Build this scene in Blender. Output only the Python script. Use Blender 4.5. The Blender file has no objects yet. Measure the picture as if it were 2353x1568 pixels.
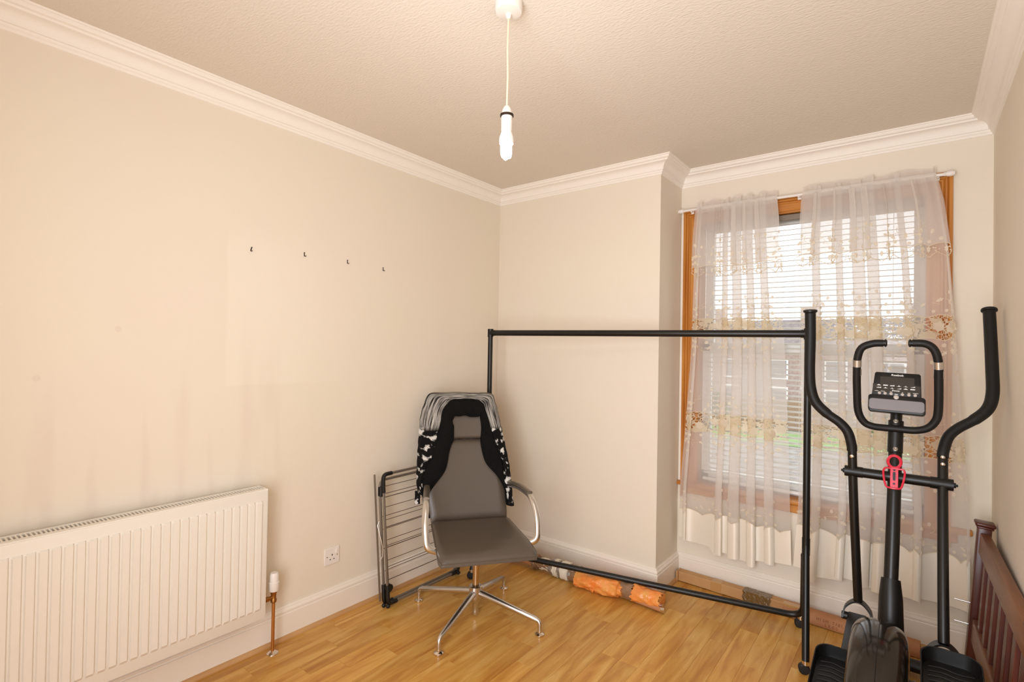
import bpy, bmesh, math, random
from mathutils import Vector, Matrix

PI = math.pi
rnd = random.Random(7)
scene = bpy.context.scene
COL = scene.collection

# ------------------------------------------------------------------ camera, world, lights, exposure
cam_data = bpy.data.cameras.new('camera')
cam = bpy.data.objects.new('camera', cam_data)
COL.objects.link(cam)
_d = Vector((-0.61583298, 0.78778381, 0.0120997))
_r = Vector((0.78785189, 0.61561897, 0.01739785))
_u = Vector((-0.00625694, -0.02024694, 0.99977543))
_m = Matrix.Identity(4)
for _i in range(3):
    _m[_i][0], _m[_i][1], _m[_i][2] = _r[_i], _u[_i], -_d[_i]
_m.translation = Vector((2.4595, -2.9758, 1.4548))
cam.matrix_world = _m
cam_data.sensor_width = 36.0
cam_data.lens = 1189.96 * 36.0 / 2353.0
cam_data.clip_start = 0.05
cam_data.clip_end = 200
scene.camera = cam

world = bpy.data.worlds.new('overcast sky')
scene.world = world
world.use_nodes = True
_bg = world.node_tree.nodes['Background']
_bg.inputs[0].default_value = (0.93, 0.97, 1.0, 1)
_bg.inputs[1].default_value = 2.5


def area_light(name, loc, target, size, size_y, power, color, spread=180):
    l = bpy.data.lights.new(name, 'AREA')
    l.shape = 'RECTANGLE'
    l.size, l.size_y, l.energy, l.color = size, size_y, power, color
    l.spread = math.radians(spread)
    o = bpy.data.objects.new(name, l)
    COL.objects.link(o)
    o.location = loc
    o.rotation_euler = (Vector(target) - Vector(loc)).to_track_quat('-Z', 'Y').to_euler()
    return o


area_light('rear_fill_light', (2.15, -3.65, 1.2), (2.0, 0.2, 0.85), 1.0, 2.0, 44, (0.90, 0.965, 1.06), 152)  # unseen fill added behind the camera to brighten the room
area_light('bounce_light', (1.95, -2.9, 1.35), (1.75, -1.3, 2.6), 1.0, 0.9, 13, (0.92, 0.98, 1.07))  # unseen upward fill added to brighten the ceiling
BULB_POWER = 3.5
scene.view_settings.view_transform = 'Standard'
scene.view_settings.look = 'None'
scene.view_settings.exposure = 0.0
scene.view_settings.gamma = 1.0
scene.view_settings.use_curve_mapping = False


# ------------------------------------------------------------------ materials
def lin(c):
    return tuple((x / 12.92 if x <= 0.04045 else ((x + 0.055) / 1.055) ** 2.4) for x in c)


def rgb(r, g, b):
    return lin((r / 255.0, g / 255.0, b / 255.0)) + (1.0,)


def nd(nt, t, loc=None, **kw):
    n = nt.nodes.new(t)
    for k, v in kw.items():
        setattr(n, k, v)
    return n


def mat(name, col, rough=0.6, metal=0.0, spec=0.5, noise=None, bump=None, coat=0.0, sheen=0.0):
    """noise=(scale, second colour, detail, (sx,sy,sz)); bump=(scale, strength, distance, (sx,sy,sz))"""
    m = bpy.data.materials.new(name)
    m.use_nodes = True
    nt = m.node_tree
    p = nt.nodes['Principled BSDF']
    p.inputs['Base Color'].default_value = col
    p.inputs['Roughness'].default_value = rough
    p.inputs['Metallic'].default_value = metal
    p.inputs['Specular IOR Level'].default_value = spec
    p.inputs['Coat Weight'].default_value = coat
    p.inputs['Sheen Weight'].default_value = sheen
    geo = nd(nt, 'ShaderNodeNewGeometry')
    if noise:
        mp = nd(nt, 'ShaderNodeMapping')
        nt.links.new(geo.outputs['Position'], mp.inputs['Vector'])
        mp.inputs['Scale'].default_value = noise[3] if len(noise) > 3 else (1, 1, 1)
        n = nd(nt, 'ShaderNodeTexNoise')
        n.inputs['Scale'].default_value = noise[0]
        n.inputs['Detail'].default_value = noise[2]
        nt.links.new(mp.outputs[0], n.inputs['Vector'])
        mx = nd(nt, 'ShaderNodeMix', data_type='RGBA')
        mx.inputs[6].default_value = col
        mx.inputs[7].default_value = noise[1]
        r = nd(nt, 'ShaderNodeMapRange')
        r.inputs[1].default_value, r.inputs[2].default_value = 0.35, 0.65
        nt.links.new(n.outputs[0], r.inputs[0])
        nt.links.new(r.outputs[0], mx.inputs[0])
        nt.links.new(mx.outputs[2], p.inputs['Base Color'])
    if bump:
        mp = nd(nt, 'ShaderNodeMapping')
        nt.links.new(geo.outputs['Position'], mp.inputs['Vector'])
        mp.inputs['Scale'].default_value = bump[3] if len(bump) > 3 else (1, 1, 1)
        n = nd(nt, 'ShaderNodeTexNoise')
        n.inputs['Scale'].default_value = bump[0]
        n.inputs['Detail'].default_value = 3
        nt.links.new(mp.outputs[0], n.inputs['Vector'])
        b = nd(nt, 'ShaderNodeBump')
        b.inputs['Strength'].default_value = bump[1]
        b.inputs['Distance'].default_value = bump[2]
        nt.links.new(n.outputs[0], b.inputs['Height'])
        nt.links.new(b.outputs[0], p.inputs['Normal'])
    return m


def math_node(nt, op, a, b=None, c=None):
    n = nd(nt, 'ShaderNodeMath', operation=op)
    for i, v in enumerate((a, b, c)):
        if v is None:
            continue
        if isinstance(v, (int, float)):
            n.inputs[i].default_value = v
        else:
            nt.links.new(v, n.inputs[i])
    return n.outputs[0]


WALL_C, WALL_C2 = rgb(236, 223, 207), rgb(236, 225, 206)


def wall_material(name, stains):
    m = mat(name, WALL_C, 0.75, spec=0.25, noise=(1.3, WALL_C2, 2, (1, 1, 1)), bump=(60, 0.12, 0.002))
    if stains:
        nt = m.node_tree
        p = nt.nodes['Principled BSDF']
        src = p.inputs['Base Color'].links[0].from_socket
        geo = nd(nt, 'ShaderNodeNewGeometry')
        sep = nd(nt, 'ShaderNodeSeparateXYZ')
        nt.links.new(geo.outputs['Position'], sep.inputs[0])
        Y, Z = sep.outputs[1], sep.outputs[2]

        def ss(v, a, b):
            r = nd(nt, 'ShaderNodeMapRange', interpolation_type='SMOOTHSTEP')
            r.inputs[1].default_value, r.inputs[2].default_value = a, b
            nt.links.new(v, r.inputs[0])
            return r.outputs[0]
        # paler repainted rectangle that fades away to the right and at the top
        rect = math_node(nt, 'MULTIPLY', ss(Y, -1.934, -1.922), ss(Z, 1.250, 1.262))
        rect = math_node(nt, 'MULTIPLY', rect, math_node(nt, 'SUBTRACT', 1.0, ss(Y, -1.8, -1.1)))
        rect = math_node(nt, 'MULTIPLY', rect, math_node(nt, 'SUBTRACT', 1.0, ss(Z, 1.85, 2.05)))
        mx = nd(nt, 'ShaderNodeMix', data_type='RGBA')
        nt.links.new(math_node(nt, 'MULTIPLY', rect, 0.55), mx.inputs[0])
        nt.links.new(src, mx.inputs[6])
        mx.inputs[7].default_value = rgb(241, 231, 214)
        # grubby upright smudges above the radiator and two round marks
        mp = nd(nt, 'ShaderNodeMapping')
        mp.inputs['Scale'].default_value = (1, 5, 0.7)
        nt.links.new(geo.outputs['Position'], mp.inputs['Vector'])
        n = nd(nt, 'ShaderNodeTexNoise')
        n.inputs['Scale'].default_value = 1.6
        nt.links.new(mp.outputs[0], n.inputs['Vector'])
        sm = math_node(nt, 'MULTIPLY', ss(n.outputs[0], 0.48, 0.72), math_node(nt, 'SUBTRACT', 1.0, ss(Z, 0.9, 1.7)))
        sm = math_node(nt, 'MULTIPLY', sm, math_node(nt, 'SUBTRACT', 1.0, ss(Y, -2.2, -1.2)))

        def dot(y, z, r):
            v = nd(nt, 'ShaderNodeVectorMath', operation='DISTANCE')
            nt.links.new(geo.outputs['Position'], v.inputs[0])
            v.inputs[1].default_value = (0, y, z)
            return math_node(nt, 'SUBTRACT', 1.0, ss(v.outputs['Value'], r * 0.6, r))
        sm = math_node(nt, 'ADD', math_node(nt, 'MULTIPLY', sm, 0.5),
                       math_node(nt, 'MULTIPLY', math_node(nt, 'ADD', dot(-2.33, 1.50, 0.014), dot(-2.565, 1.315, 0.014)), 0.3))
        mx2 = nd(nt, 'ShaderNodeMix', data_type='RGBA')
        nt.links.new(sm, mx2.inputs[0])
        nt.links.new(mx.outputs[2], mx2.inputs[6])
        mx2.inputs[7].default_value = rgb(216, 196, 184)
        nt.links.new(mx2.outputs[2], p.inputs['Base Color'])
    return m


M = {}
M['wall'] = wall_material('wall_paint', False)
M['wall_stained'] = wall_material('wall_paint_marked', True)
M['ceiling'] = mat('ceiling_paint', rgb(230, 219, 205), 0.85, spec=0.2, bump=(55, 0.45, 0.006, (1, 2.2, 1)))
M['gloss_white'] = mat('white_gloss_paint', rgb(244, 233, 219), 0.35, spec=0.5)
M['cornice'] = mat('cornice_paint', rgb(248, 240, 230), 0.6, spec=0.3)
M['enamel'] = mat('radiator_enamel', rgb(240, 233, 222), 0.35)
M['shadow_gap'] = mat('painted_gap_shade', rgb(150, 140, 130), 0.8)
M['white_plastic'] = mat('white_plastic', rgb(240, 232, 224), 0.35)
M['black_plastic'] = mat('black_plastic', rgb(16, 15, 14), 0.4, spec=0.4)
M['black_paint'] = mat('black_powder_coat', rgb(20, 17, 14), 0.36, spec=0.42)
M['foam'] = mat('black_foam_grip', rgb(19, 17, 16), 0.5, spec=0.35, bump=(500, 0.15, 0.001))
M['rubber'] = mat('rubber', rgb(18, 17, 17), 0.55)
M['chrome'] = mat('chrome', rgb(225, 215, 205), 0.14, 1.0)
M['brushed'] = mat('brushed_aluminium', rgb(216, 213, 210), 0.28, 1.0)
M['brass'] = mat('old_brass', rgb(176, 128, 74), 0.32, 1.0)
M['copper'] = mat('copper_pipe', rgb(205, 152, 96), 0.3, 1.0)
M['column'] = mat('warm_chrome', rgb(205, 180, 148), 0.25, 1.0)
M['leather'] = mat('taupe_leather', rgb(88, 77, 66), 0.34, spec=0.55, bump=(260, 0.12, 0.001))
M['steel_grey'] = mat('grey_coated_steel', rgb(132, 122, 110), 0.35, 0.6)
M['wire'] = mat('wire', rgb(120, 108, 96), 0.35, 0.7)
M['pine'] = mat('varnished_pine', rgb(205, 138, 62), 0.35, noise=(3, rgb(180, 110, 42), 4, (14, 14, 0.8)))
M['pine_flat'] = mat('varnished_pine_across', rgb(205, 138, 62), 0.35, noise=(3, rgb(180, 110, 42), 4, (0.8, 14, 14)))
M['mahogany'] = mat('reddish_wood', rgb(94, 39, 20), 0.34, noise=(3, rgb(74, 27, 14), 4, (16, 16, 1.2)))
M['mahogany_rail'] = mat('brown_wood_rail', rgb(132, 84, 48), 0.34, noise=(3, rgb(112, 64, 34), 4, (16, 1.2, 16)))
M['beading'] = mat('beading_wood', rgb(206, 160, 108), 0.45, noise=(4, rgb(188, 138, 86), 3, (1, 1, 1)))
M['sub'] = mat('underlay', rgb(120, 80, 40), 0.8)
M['cardboard'] = mat('cardboard', rgb(206, 160, 108), 0.75, noise=(5, rgb(196, 148, 98), 3))
M['cardboard_dark'] = mat('cardboard_reddish', rgb(196, 140, 96), 0.7, noise=(5, rgb(184, 126, 84), 3))
M['parcel_tape'] = mat('brown_parcel_tape', rgb(120, 92, 52), 0.16, spec=0.8, bump=(45, 0.9, 0.006))
M['clear_tape'] = mat('pale_parcel_tape', rgb(200, 154, 98), 0.22, spec=0.7)
M['grey_tape'] = mat('brownish_tape', rgb(146, 112, 84), 0.25, spec=0.7, bump=(60, 0.4, 0.003))
M['foil'] = mat('clear_film', rgb(176, 168, 158), 0.18, 0.55, bump=(70, 1.0, 0.008))
M['paper'] = mat('white_paper_tape', rgb(236, 226, 206), 0.7, bump=(60, 0.3, 0.002))
M['orange'] = mat('orange_plastic_bag', rgb(246, 138, 60), 0.32, spec=0.6,
                  noise=(14, rgb(240, 168, 88), 3, (1, 1, 1)), bump=(26, 0.9, 0.012))
M['ink'] = mat('faded_ink', rgb(140, 84, 50), 0.8)
M['red_plastic'] = mat('red_plastic', rgb(206, 26, 52), 0.3, noise=(40, rgb(216, 50, 74), 2))
M['print_white'] = mat('white_print', rgb(235, 232, 228), 0.5)
M['button'] = mat('grey_button', rgb(190, 178, 170), 0.3)
M['lcd'] = mat('dark_display', rgb(40, 36, 30), 0.15)
M['silver_panel'] = mat('dark_silver_plastic', rgb(128, 124, 126), 0.34, 0.3)
M['shroud'] = mat('glossy_brown_black_plastic', rgb(30, 24, 19), 0.13, spec=0.6)
M['black_hook'] = mat('dark_hook', rgb(52, 36, 24), 0.4, 0.5)
M['blind'] = mat('white_blind', rgb(238, 236, 230), 0.4)
M['upvc'] = mat('white_window_frame', rgb(240, 238, 232), 0.4)
M['collar'] = mat('black_knit', rgb(11, 10, 9), 0.9, spec=0.2, bump=(230, 0.9, 0.004))
M['bulb_base'] = mat('bulb_base', rgb(245, 240, 232), 0.4)
M['flex'] = mat('cream_flex', rgb(236, 222, 192), 0.5)
M['brick'] = mat('house_brick', rgb(176, 156, 144), 0.9, noise=(6, rgb(158, 136, 126), 2))
M['roof_tile'] = mat('roof_slate', rgb(130, 120, 118), 0.8, noise=(5, rgb(110, 100, 98), 2))
M['grass'] = mat('grass', rgb(140, 160, 110), 0.9, noise=(1.5, rgb(120, 146, 92), 3))
M['paving'] = mat('paving', rgb(150, 145, 140), 0.9, noise=(2, rgb(120, 112, 106), 3))
M['fence_wood'] = mat('fence_wood', rgb(150, 124, 100), 0.9)
M['house_pane'] = mat('distant_pane', rgb(140, 136, 134), 0.3)
M['leaf'] = mat('leaf', rgb(86, 104, 66), 0.9)


def glass_material():
    m = bpy.data.materials.new('window_glass')
    m.use_nodes = True
    nt = m.node_tree
    nt.nodes.remove(nt.nodes['Principled BSDF'])
    t = nd(nt, 'ShaderNodeBsdfTransparent')
    g = nd(nt, 'ShaderNodeBsdfGlossy')
    g.inputs['Roughness'].default_value = 0.02
    fr = nd(nt, 'ShaderNodeFresnel')
    mx = nd(nt, 'ShaderNodeMixShader')
    nt.links.new(fr.outputs[0], mx.inputs[0])
    nt.links.new(t.outputs[0], mx.inputs[1])
    nt.links.new(g.outputs[0], mx.inputs[2])
    nt.links.new(mx.outputs[0], nt.nodes['Material Output'].inputs[0])
    return m


M['glass'] = glass_material()


def cloth_material(name, col, cover, trans=0.5, lace=False, gloss=0.0):
    """cover: how much of the ray the weave stops"""
    m = bpy.data.materials.new(name)
    m.use_nodes = True
    nt = m.node_tree
    nt.nodes.remove(nt.nodes['Principled BSDF'])
    t = nd(nt, 'ShaderNodeBsdfTransparent')
    a = nd(nt, 'ShaderNodeBsdfDiffuse')
    b = nd(nt, 'ShaderNodeBsdfTranslucent')
    for s in (a, b):
        s.inputs[0].default_value = col
    ab = nd(nt, 'ShaderNodeMixShader')
    ab.inputs[0].default_value = trans
    nt.links.new(a.outputs[0], ab.inputs[1])
    nt.links.new(b.outputs[0], ab.inputs[2])
    body = ab.outputs[0]
    if gloss:
        g = nd(nt, 'ShaderNodeBsdfGlossy')
        g.inputs['Roughness'].default_value = 0.32
        g.inputs[0].default_value = (1, 0.95, 0.88, 1)
        mg = nd(nt, 'ShaderNodeMixShader')
        mg.inputs[0].default_value = gloss
        nt.links.new(body, mg.inputs[1])
        nt.links.new(g.outputs[0], mg.inputs[2])
        body = mg.outputs[0]
    mx = nd(nt, 'ShaderNodeMixShader')
    nt.links.new(t.outputs[0], mx.inputs[1])
    nt.links.new(body, mx.inputs[2])
    if lace:
        uv = nd(nt, 'ShaderNodeUVMap')
        v1 = nd(nt, 'ShaderNodeTexVoronoi', feature='DISTANCE_TO_EDGE')
        v1.inputs['Scale'].default_value = 62
        v2 = nd(nt, 'ShaderNodeTexVoronoi')
        v2.inputs['Scale'].default_value = 17
        nt.links.new(uv.outputs[0], v1.inputs['Vector'])
        nt.links.new(uv.outputs[0], v2.inputs['Vector'])
        n = nd(nt, 'ShaderNodeTexNoise')
        n.inputs['Scale'].default_value = 90
        nt.links.new(uv.outputs[0], n.inputs['Vector'])
        thread = math_node(nt, 'LESS_THAN', v1.outputs['Distance'], 0.085)
        leaf = math_node(nt, 'LESS_THAN',
                         math_node(nt, 'ADD', v2.outputs['Distance'], math_node(nt, 'MULTIPLY', n.outputs[0], 0.34)), 0.56)
        f = math_node(nt, 'MAXIMUM', thread, leaf)
        nt.links.new(math_node(nt, 'MULTIPLY', f, cover), mx.inputs[0])
    else:
        mx.inputs[0].default_value = cover
    nt.links.new(mx.outputs[0], nt.nodes['Material Output'].inputs[0])
    return m


M['sheer'] = cloth_material('sheer_voile', rgb(248, 242, 236), 0.55)
M['embroidery'] = cloth_material('cream_thread', rgb(250, 240, 222), 0.92, trans=0.5)
M['sheer_header'] = cloth_material('doubled_voile', rgb(248, 242, 236), 0.66)
M['lace'] = cloth_material('cutwork_lace', rgb(242, 228, 202), 0.9, lace=True)
M['satin'] = cloth_material('cream_satin', rgb(254, 246, 230), 0.97, trans=0.1, gloss=0.22)


def knit_material():
    m = mat('marled_knit', rgb(120, 116, 110), 0.9, spec=0.2, bump=(240, 0.9, 0.004))
    nt = m.node_tree
    p = nt.nodes['Principled BSDF']
    uv = nd(nt, 'ShaderNodeUVMap')
    # u = metres along the drape (0 at left tail), v = metres across from the collar outwards
    mp = nd(nt, 'ShaderNodeMapping')
    mp.inputs['Scale'].default_value = (8, 70, 1)
    nt.links.new(uv.outputs[0], mp.inputs['Vector'])
    n = nd(nt, 'ShaderNodeTexNoise')
    n.inputs['Scale'].default_value = 1.0
    n.inputs['Detail'].default_value = 3
    nt.links.new(mp.outputs[0], n.inputs['Vector'])
    fine = nd(nt, 'ShaderNodeTexNoise')
    fine.inputs['Scale'].default_value = 330
    nt.links.new(uv.outputs[0], fine.inputs['Vector'])
    top = nd(nt, 'ShaderNodeValToRGB')
    cr = top.color_ramp
    cr.elements[0].position, cr.elements[0].color = 0.41, rgb(20, 18, 17)
    cr.elements[1].position, cr.elements[1].color = 0.63, rgb(206, 200, 192)
    nt.links.new(math_node(nt, 'ADD', math_node(nt, 'MULTIPLY', n.outputs[0], 0.72),
                           math_node(nt, 'MULTIPLY', fine.outputs[0], 0.28)), top.inputs[0])
    mp2 = nd(nt, 'ShaderNodeMapping')
    mp2.inputs['Scale'].default_value = (26, 9, 1)
    nt.links.new(uv.outputs[0], mp2.inputs['Vector'])
    n2 = nd(nt, 'ShaderNodeTexNoise')
    n2.inputs['Scale'].default_value = 1.0
    n2.inputs['Detail'].default_value = 5
    nt.links.new(mp2.outputs[0], n2.inputs['Vector'])
    low = nd(nt, 'ShaderNodeValToRGB')
    cr = low.color_ramp
    cr.elements[0].position, cr.elements[0].color = 0.54, rgb(16, 14, 13)
    cr.elements[1].position, cr.elements[1].color = 0.60, rgb(222, 218, 212)
    nt.links.new(n2.outputs[0], low.inputs[0])
    geo = nd(nt, 'ShaderNodeNewGeometry')
    sep = nd(nt, 'ShaderNodeSeparateXYZ')
    nt.links.new(geo.outputs['Position'], sep.inputs[0])
    r = nd(nt, 'ShaderNodeMapRange')
    r.inputs[1].default_value, r.inputs[2].default_value = 0.955, 0.975
    nt.links.new(sep.outputs[2], r.inputs[0])
    mx = nd(nt, 'ShaderNodeMix', data_type='RGBA')
    nt.links.new(r.outputs[0], mx.inputs[0])
    nt.links.new(low.outputs[0], mx.inputs[6])
    nt.links.new(top.outputs[0], mx.inputs[7])
    nt.links.new(mx.outputs[2], p.inputs['Base Color'])
    return m


M['knit'] = knit_material()


def floor_material():
    m = bpy.data.materials.new('laminate_strip')
    m.use_nodes = True
    nt = m.node_tree
    p = nt.nodes['Principled BSDF']
    p.inputs['Roughness'].default_value = 0.3
    p.inputs['Specular IOR Level'].default_value = 0.4
    geo = nd(nt, 'ShaderNodeNewGeometry')
    oi = nd(nt, 'ShaderNodeObjectInfo')
    off = nd(nt, 'ShaderNodeCombineXYZ')
    nt.links.new(math_node(nt, 'MULTIPLY', oi.outputs['Random'], 37.0), off.inputs[0])
    nt.links.new(math_node(nt, 'MULTIPLY', oi.outputs['Random'], 91.0), off.inputs[1])
    add = nd(nt, 'ShaderNodeVectorMath', operation='ADD')
    nt.links.new(geo.outputs['Position'], add.inputs[0])
    nt.links.new(off.outputs[0], add.inputs[1])
    mp = nd(nt, 'ShaderNodeMapping')
    mp.inputs['Scale'].default_value = (11, 1.3, 1)
    nt.links.new(add.outputs[0], mp.inputs['Vector'])
    n = nd(nt, 'ShaderNodeTexNoise')
    n.inputs['Scale'].default_value = 1.6
    n.inputs['Detail'].default_value = 5
    n.inputs['Distortion'].default_value = 0.8
    nt.links.new(mp.outputs[0], n.inputs['Vector'])
    cr = nd(nt, 'ShaderNodeValToRGB')
    e = cr.color_ramp.elements
    e[0].position, e[0].color = 0.28, rgb(180, 117, 46)
    e[1].position, e[1].color = 0.72, rgb(226, 182, 104)
    x = cr.color_ramp.elements.new(0.5)
    x.color = rgb(209, 154, 74)
    nt.links.new(n.outputs[0], cr.inputs[0])
    # cathedral grain
    mp2 = nd(nt, 'ShaderNodeMapping')
    mp2.inputs['Scale'].default_value = (9, 0.9, 1)
    nt.links.new(add.outputs[0], mp2.inputs['Vector'])
    n2 = nd(nt, 'ShaderNodeTexNoise')
    n2.inputs['Scale'].default_value = 1.2
    n2.inputs['Detail'].default_value = 1
    nt.links.new(mp2.outputs[0], n2.inputs['Vector'])
    rings = math_node(nt, 'FRACT', math_node(nt, 'MULTIPLY', n2.outputs[0], 16.0))
    rings = math_node(nt, 'MULTIPLY', math_node(nt, 'GREATER_THAN', rings, 0.8), 0.14)
    mx = nd(nt, 'ShaderNodeMix', data_type='RGBA')
    nt.links.new(rings, mx.inputs[0])
    nt.links.new(cr.outputs[0], mx.inputs[6])
    mx.inputs[7].default_value = rgb(176, 112, 50)
    hsv = nd(nt, 'ShaderNodeHueSaturation')
    nt.links.new(mx.outputs[2], hsv.inputs['Color'])
    nt.links.new(math_node(nt, 'ADD', 0.95, math_node(nt, 'MULTIPLY', oi.outputs['Random'], 0.14)), hsv.inputs['Value'])
    nt.links.new(hsv.outputs[0], p.inputs['Base Color'])
    return m


M['laminate'] = floor_material()


# ------------------------------------------------------------------ mesh helpers
class MB:
    def __init__(self, T=None):
        self.bm = bmesh.new()
        self.uvl = self.bm.loops.layers.uv.new('UVMap')
        self.T = T or Matrix.Identity(4)

    def v(self, p):
        return self.bm.verts.new(self.T @ Vector(p))

    def f(self, vs):
        try:
            return self.bm.faces.new(vs)
        except ValueError:
            return None

    def box(self, c, s, bev=0.0, seg=1, T=None):
        T = (self.T @ T) if T is not None else self.T
        hx, hy, hz = s[0] / 2, s[1] / 2, s[2] / 2
        P = [(-hx, -hy, -hz), (hx, -hy, -hz), (hx, hy, -hz), (-hx, hy, -hz), (-hx, -hy, hz), (hx, -hy, hz), (hx, hy, hz), (-hx, hy, hz)]
        vs = [self.bm.verts.new(T @ (Vector(p) + Vector(c))) for p in P]
        fs = [self.f([vs[i] for i in q]) for q in ((0, 3, 2, 1), (4, 5, 6, 7), (0, 1, 5, 4), (1, 2, 6, 5), (2, 3, 7, 6), (3, 0, 4, 7))]
        if bev > 0:
            es = list({e for f in fs for e in f.edges})
            bmesh.ops.bevel(self.bm, geom=es, offset=bev, segments=seg, profile=0.5, affect='EDGES')
        return self

    def bb(self, a, b, bev=0.0, seg=1):
        c = [(a[i] + b[i]) / 2 for i in range(3)]
        s = [abs(b[i] - a[i]) for i in range(3)]
        return self.box(c, s, bev, seg)

    def tube(self, pts, r, seg=10, closed=False, caps=True, flat=None):
        pts = [Vector(p) for p in pts]
        n = len(pts)
        rs = r if isinstance(r, (list, tuple)) else [r] * n
        tang = []
        for i in range(n):
            if closed:
                t = pts[(i + 1) % n] - pts[i - 1]
            else:
                t = pts[min(i + 1, n - 1)] - pts[max(i - 1, 0)]
            tang.append(t.normalized())
        up = Vector((0, 0, 1)) if abs(tang[0].z) < 0.9 else Vector((1, 0, 0))
        nrm = (up - tang[0] * up.dot(tang[0])).normalized()
        rings = []
        for i in range(n):
            t = tang[i]
            nrm = (nrm - t * nrm.dot(t))
            nrm = nrm.normalized() if nrm.length > 1e-6 else Vector((1, 0, 0))
            bn = t.cross(nrm)
            ring = []
            for k in range(seg):
                a = 2 * PI * k / seg
                o = nrm * math.cos(a) * rs[i] + bn * math.sin(a) * rs[i] * (flat or 1.0)
                ring.append(self.v(pts[i] + o))
            rings.append(ring)
        m = n if closed else n - 1
        for i in range(m):
            A, B = rings[i], rings[(i + 1) % n]
            for k in range(seg):
                self.f([A[k], A[(k + 1) % seg], B[(k + 1) % seg], B[k]])
        if caps and not closed:
            self.f(list(reversed(rings[0])))
            self.f(rings[-1])
        return self

    def lathe(self, prof, origin=(0, 0, 0), axis=(0, 0, 1), seg=20):
        axis = Vector(axis).normalized()
        R = Vector((0, 0, 1)).rotation_difference(axis).to_matrix().to_4x4()
        T = Matrix.Translation(Vector(origin)) @ R
        rings = []
        for (r, z) in prof:
            if r < 1e-6:
                rings.append([self.v(T @ Vector((0, 0, z)))])
            else:
                rings.append([self.v(T @ Vector((r * math.cos(2 * PI * k / seg), r * math.sin(2 * PI * k / seg), z))) for k in range(seg)])
        for A, B in zip(rings, rings[1:]):
            for k in range(seg):
                a, b = A[k % len(A)], A[(k + 1) % len(A)]
                c, d = B[(k + 1) % len(B)], B[k % len(B)]
                q = []
                for w in (a, b, c, d):
                    if w not in q:
                        q.append(w)
                if len(q) > 2:
                    self.f(q)
        if len(rings[0]) > 1:
            self.f(list(reversed(rings[0])))
        if len(rings[-1]) > 1:
            self.f(rings[-1])
        return self

    def ball(self, c, r, seg=12, sz=1.0):
        pr = [(r * math.sin(PI * i / 8), -r * sz * math.cos(PI * i / 8)) for i in range(9)]
        pr[0] = (0, -r * sz)
        pr[-1] = (0, r * sz)
        return self.lathe(pr, c, (0, 0, 1), seg)

    def grid(self, fn, nu, nv, uv=None, closed_u=False):
        V = [[self.v(fn(i / nu, j / nv)) for j in range(nv + 1)] for i in range(nu + (0 if closed_u else 1))]
        n = len(V)
        for i in range(nu):
            for j in range(nv):
                f = self.f([V[i][j], V[(i + 1) % n][j], V[(i + 1) % n][j + 1], V[i][j + 1]])
                if f and uv:
                    for l, (a, b) in zip(f.loops, ((i, j), (i + 1, j), (i + 1, j + 1), (i, j + 1))):
                        l[self.uvl].uv = uv(a / nu, b / nv)
        return self

    def extrude(self, poly, depth, T=None, bev=0.0, seg=1):
        """poly in local XY, extruded along local Z from 0 to depth"""
        T = (self.T @ T) if T is not None else self.T
        a = [self.bm.verts.new(T @ Vector((x, y, 0))) for x, y in poly]
        b = [self.bm.verts.new(T @ Vector((x, y, depth))) for x, y in poly]
        n = len(poly)
        fs = [self.f(list(reversed(a))), self.f(b)]
        for i in range(n):
            self.f([a[i], a[(i + 1) % n], b[(i + 1) % n], b[i]])
        if bev:
            es = list({e for f in fs for e in f.edges})
            bmesh.ops.bevel(self.bm, geom=es, offset=bev, segments=seg, profile=0.5, affect='EDGES')
        return self


OFF = {}
SMOOTH = 35


def obj(name, mb, m, parent=None, smooth=SMOOTH):
    """links the bmesh as ONE mesh object; geometry is given in world space unless the root is local"""
    root = parent
    while root is not None and root.parent is not None:
        root = root.parent
    if root is not None and root in OFF:
        bmesh.ops.translate(mb.bm, verts=mb.bm.verts, vec=-OFF[root])
    bmesh.ops.recalc_face_normals(mb.bm, faces=mb.bm.faces)
    me = bpy.data.meshes.new(name)
    mb.bm.to_mesh(me)
    mb.bm.free()
    me.materials.append(m)
    if smooth:
        for p in me.polygons:
            p.use_smooth = True
        me.set_sharp_from_angle(angle=math.radians(smooth))
    o = bpy.data.objects.new(name, me)
    COL.objects.link(o)
    if parent is not None:
        o.parent = parent
    return o


def tag(o, label=None, cat=None, group=None, kind=None):
    if label:
        o['label'] = label
    if cat:
        o['category'] = cat
    if group:
        o['group'] = group
    if kind:
        o['kind'] = kind
    return o


def thing(name, label, cat, loc, group=None, local=False, rz=0.0):
    o = bpy.data.objects.new(name, None)
    o.empty_display_size = 0.05
    COL.objects.link(o)
    o.location = loc
    o.rotation_euler = (0, 0, rz)
    if not local:
        OFF[o] = Vector(loc)
    return tag(o, label, cat, group)


def fillet(pts, r, n=5, closed=False):
    pts = [Vector(p) for p in pts]
    out = []
    N = len(pts)
    rr = r if isinstance(r, (list, tuple)) else [r] * N
    for i in range(N):
        if not closed and i in (0, N - 1):
            out.append(pts[i])
            continue
        a, b, c = pts[i - 1], pts[i], pts[(i + 1) % N]
        u, w = (a - b), (c - b)
        d = min(rr[i], u.length * 0.49, w.length * 0.49)
        p, q = b + u.normalized() * d, b + w.normalized() * d
        for k in range(n + 1):
            t = k / n
            out.append(p * (1 - t) ** 2 + b * 2 * t * (1 - t) + q * t * t)
    return out


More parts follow.
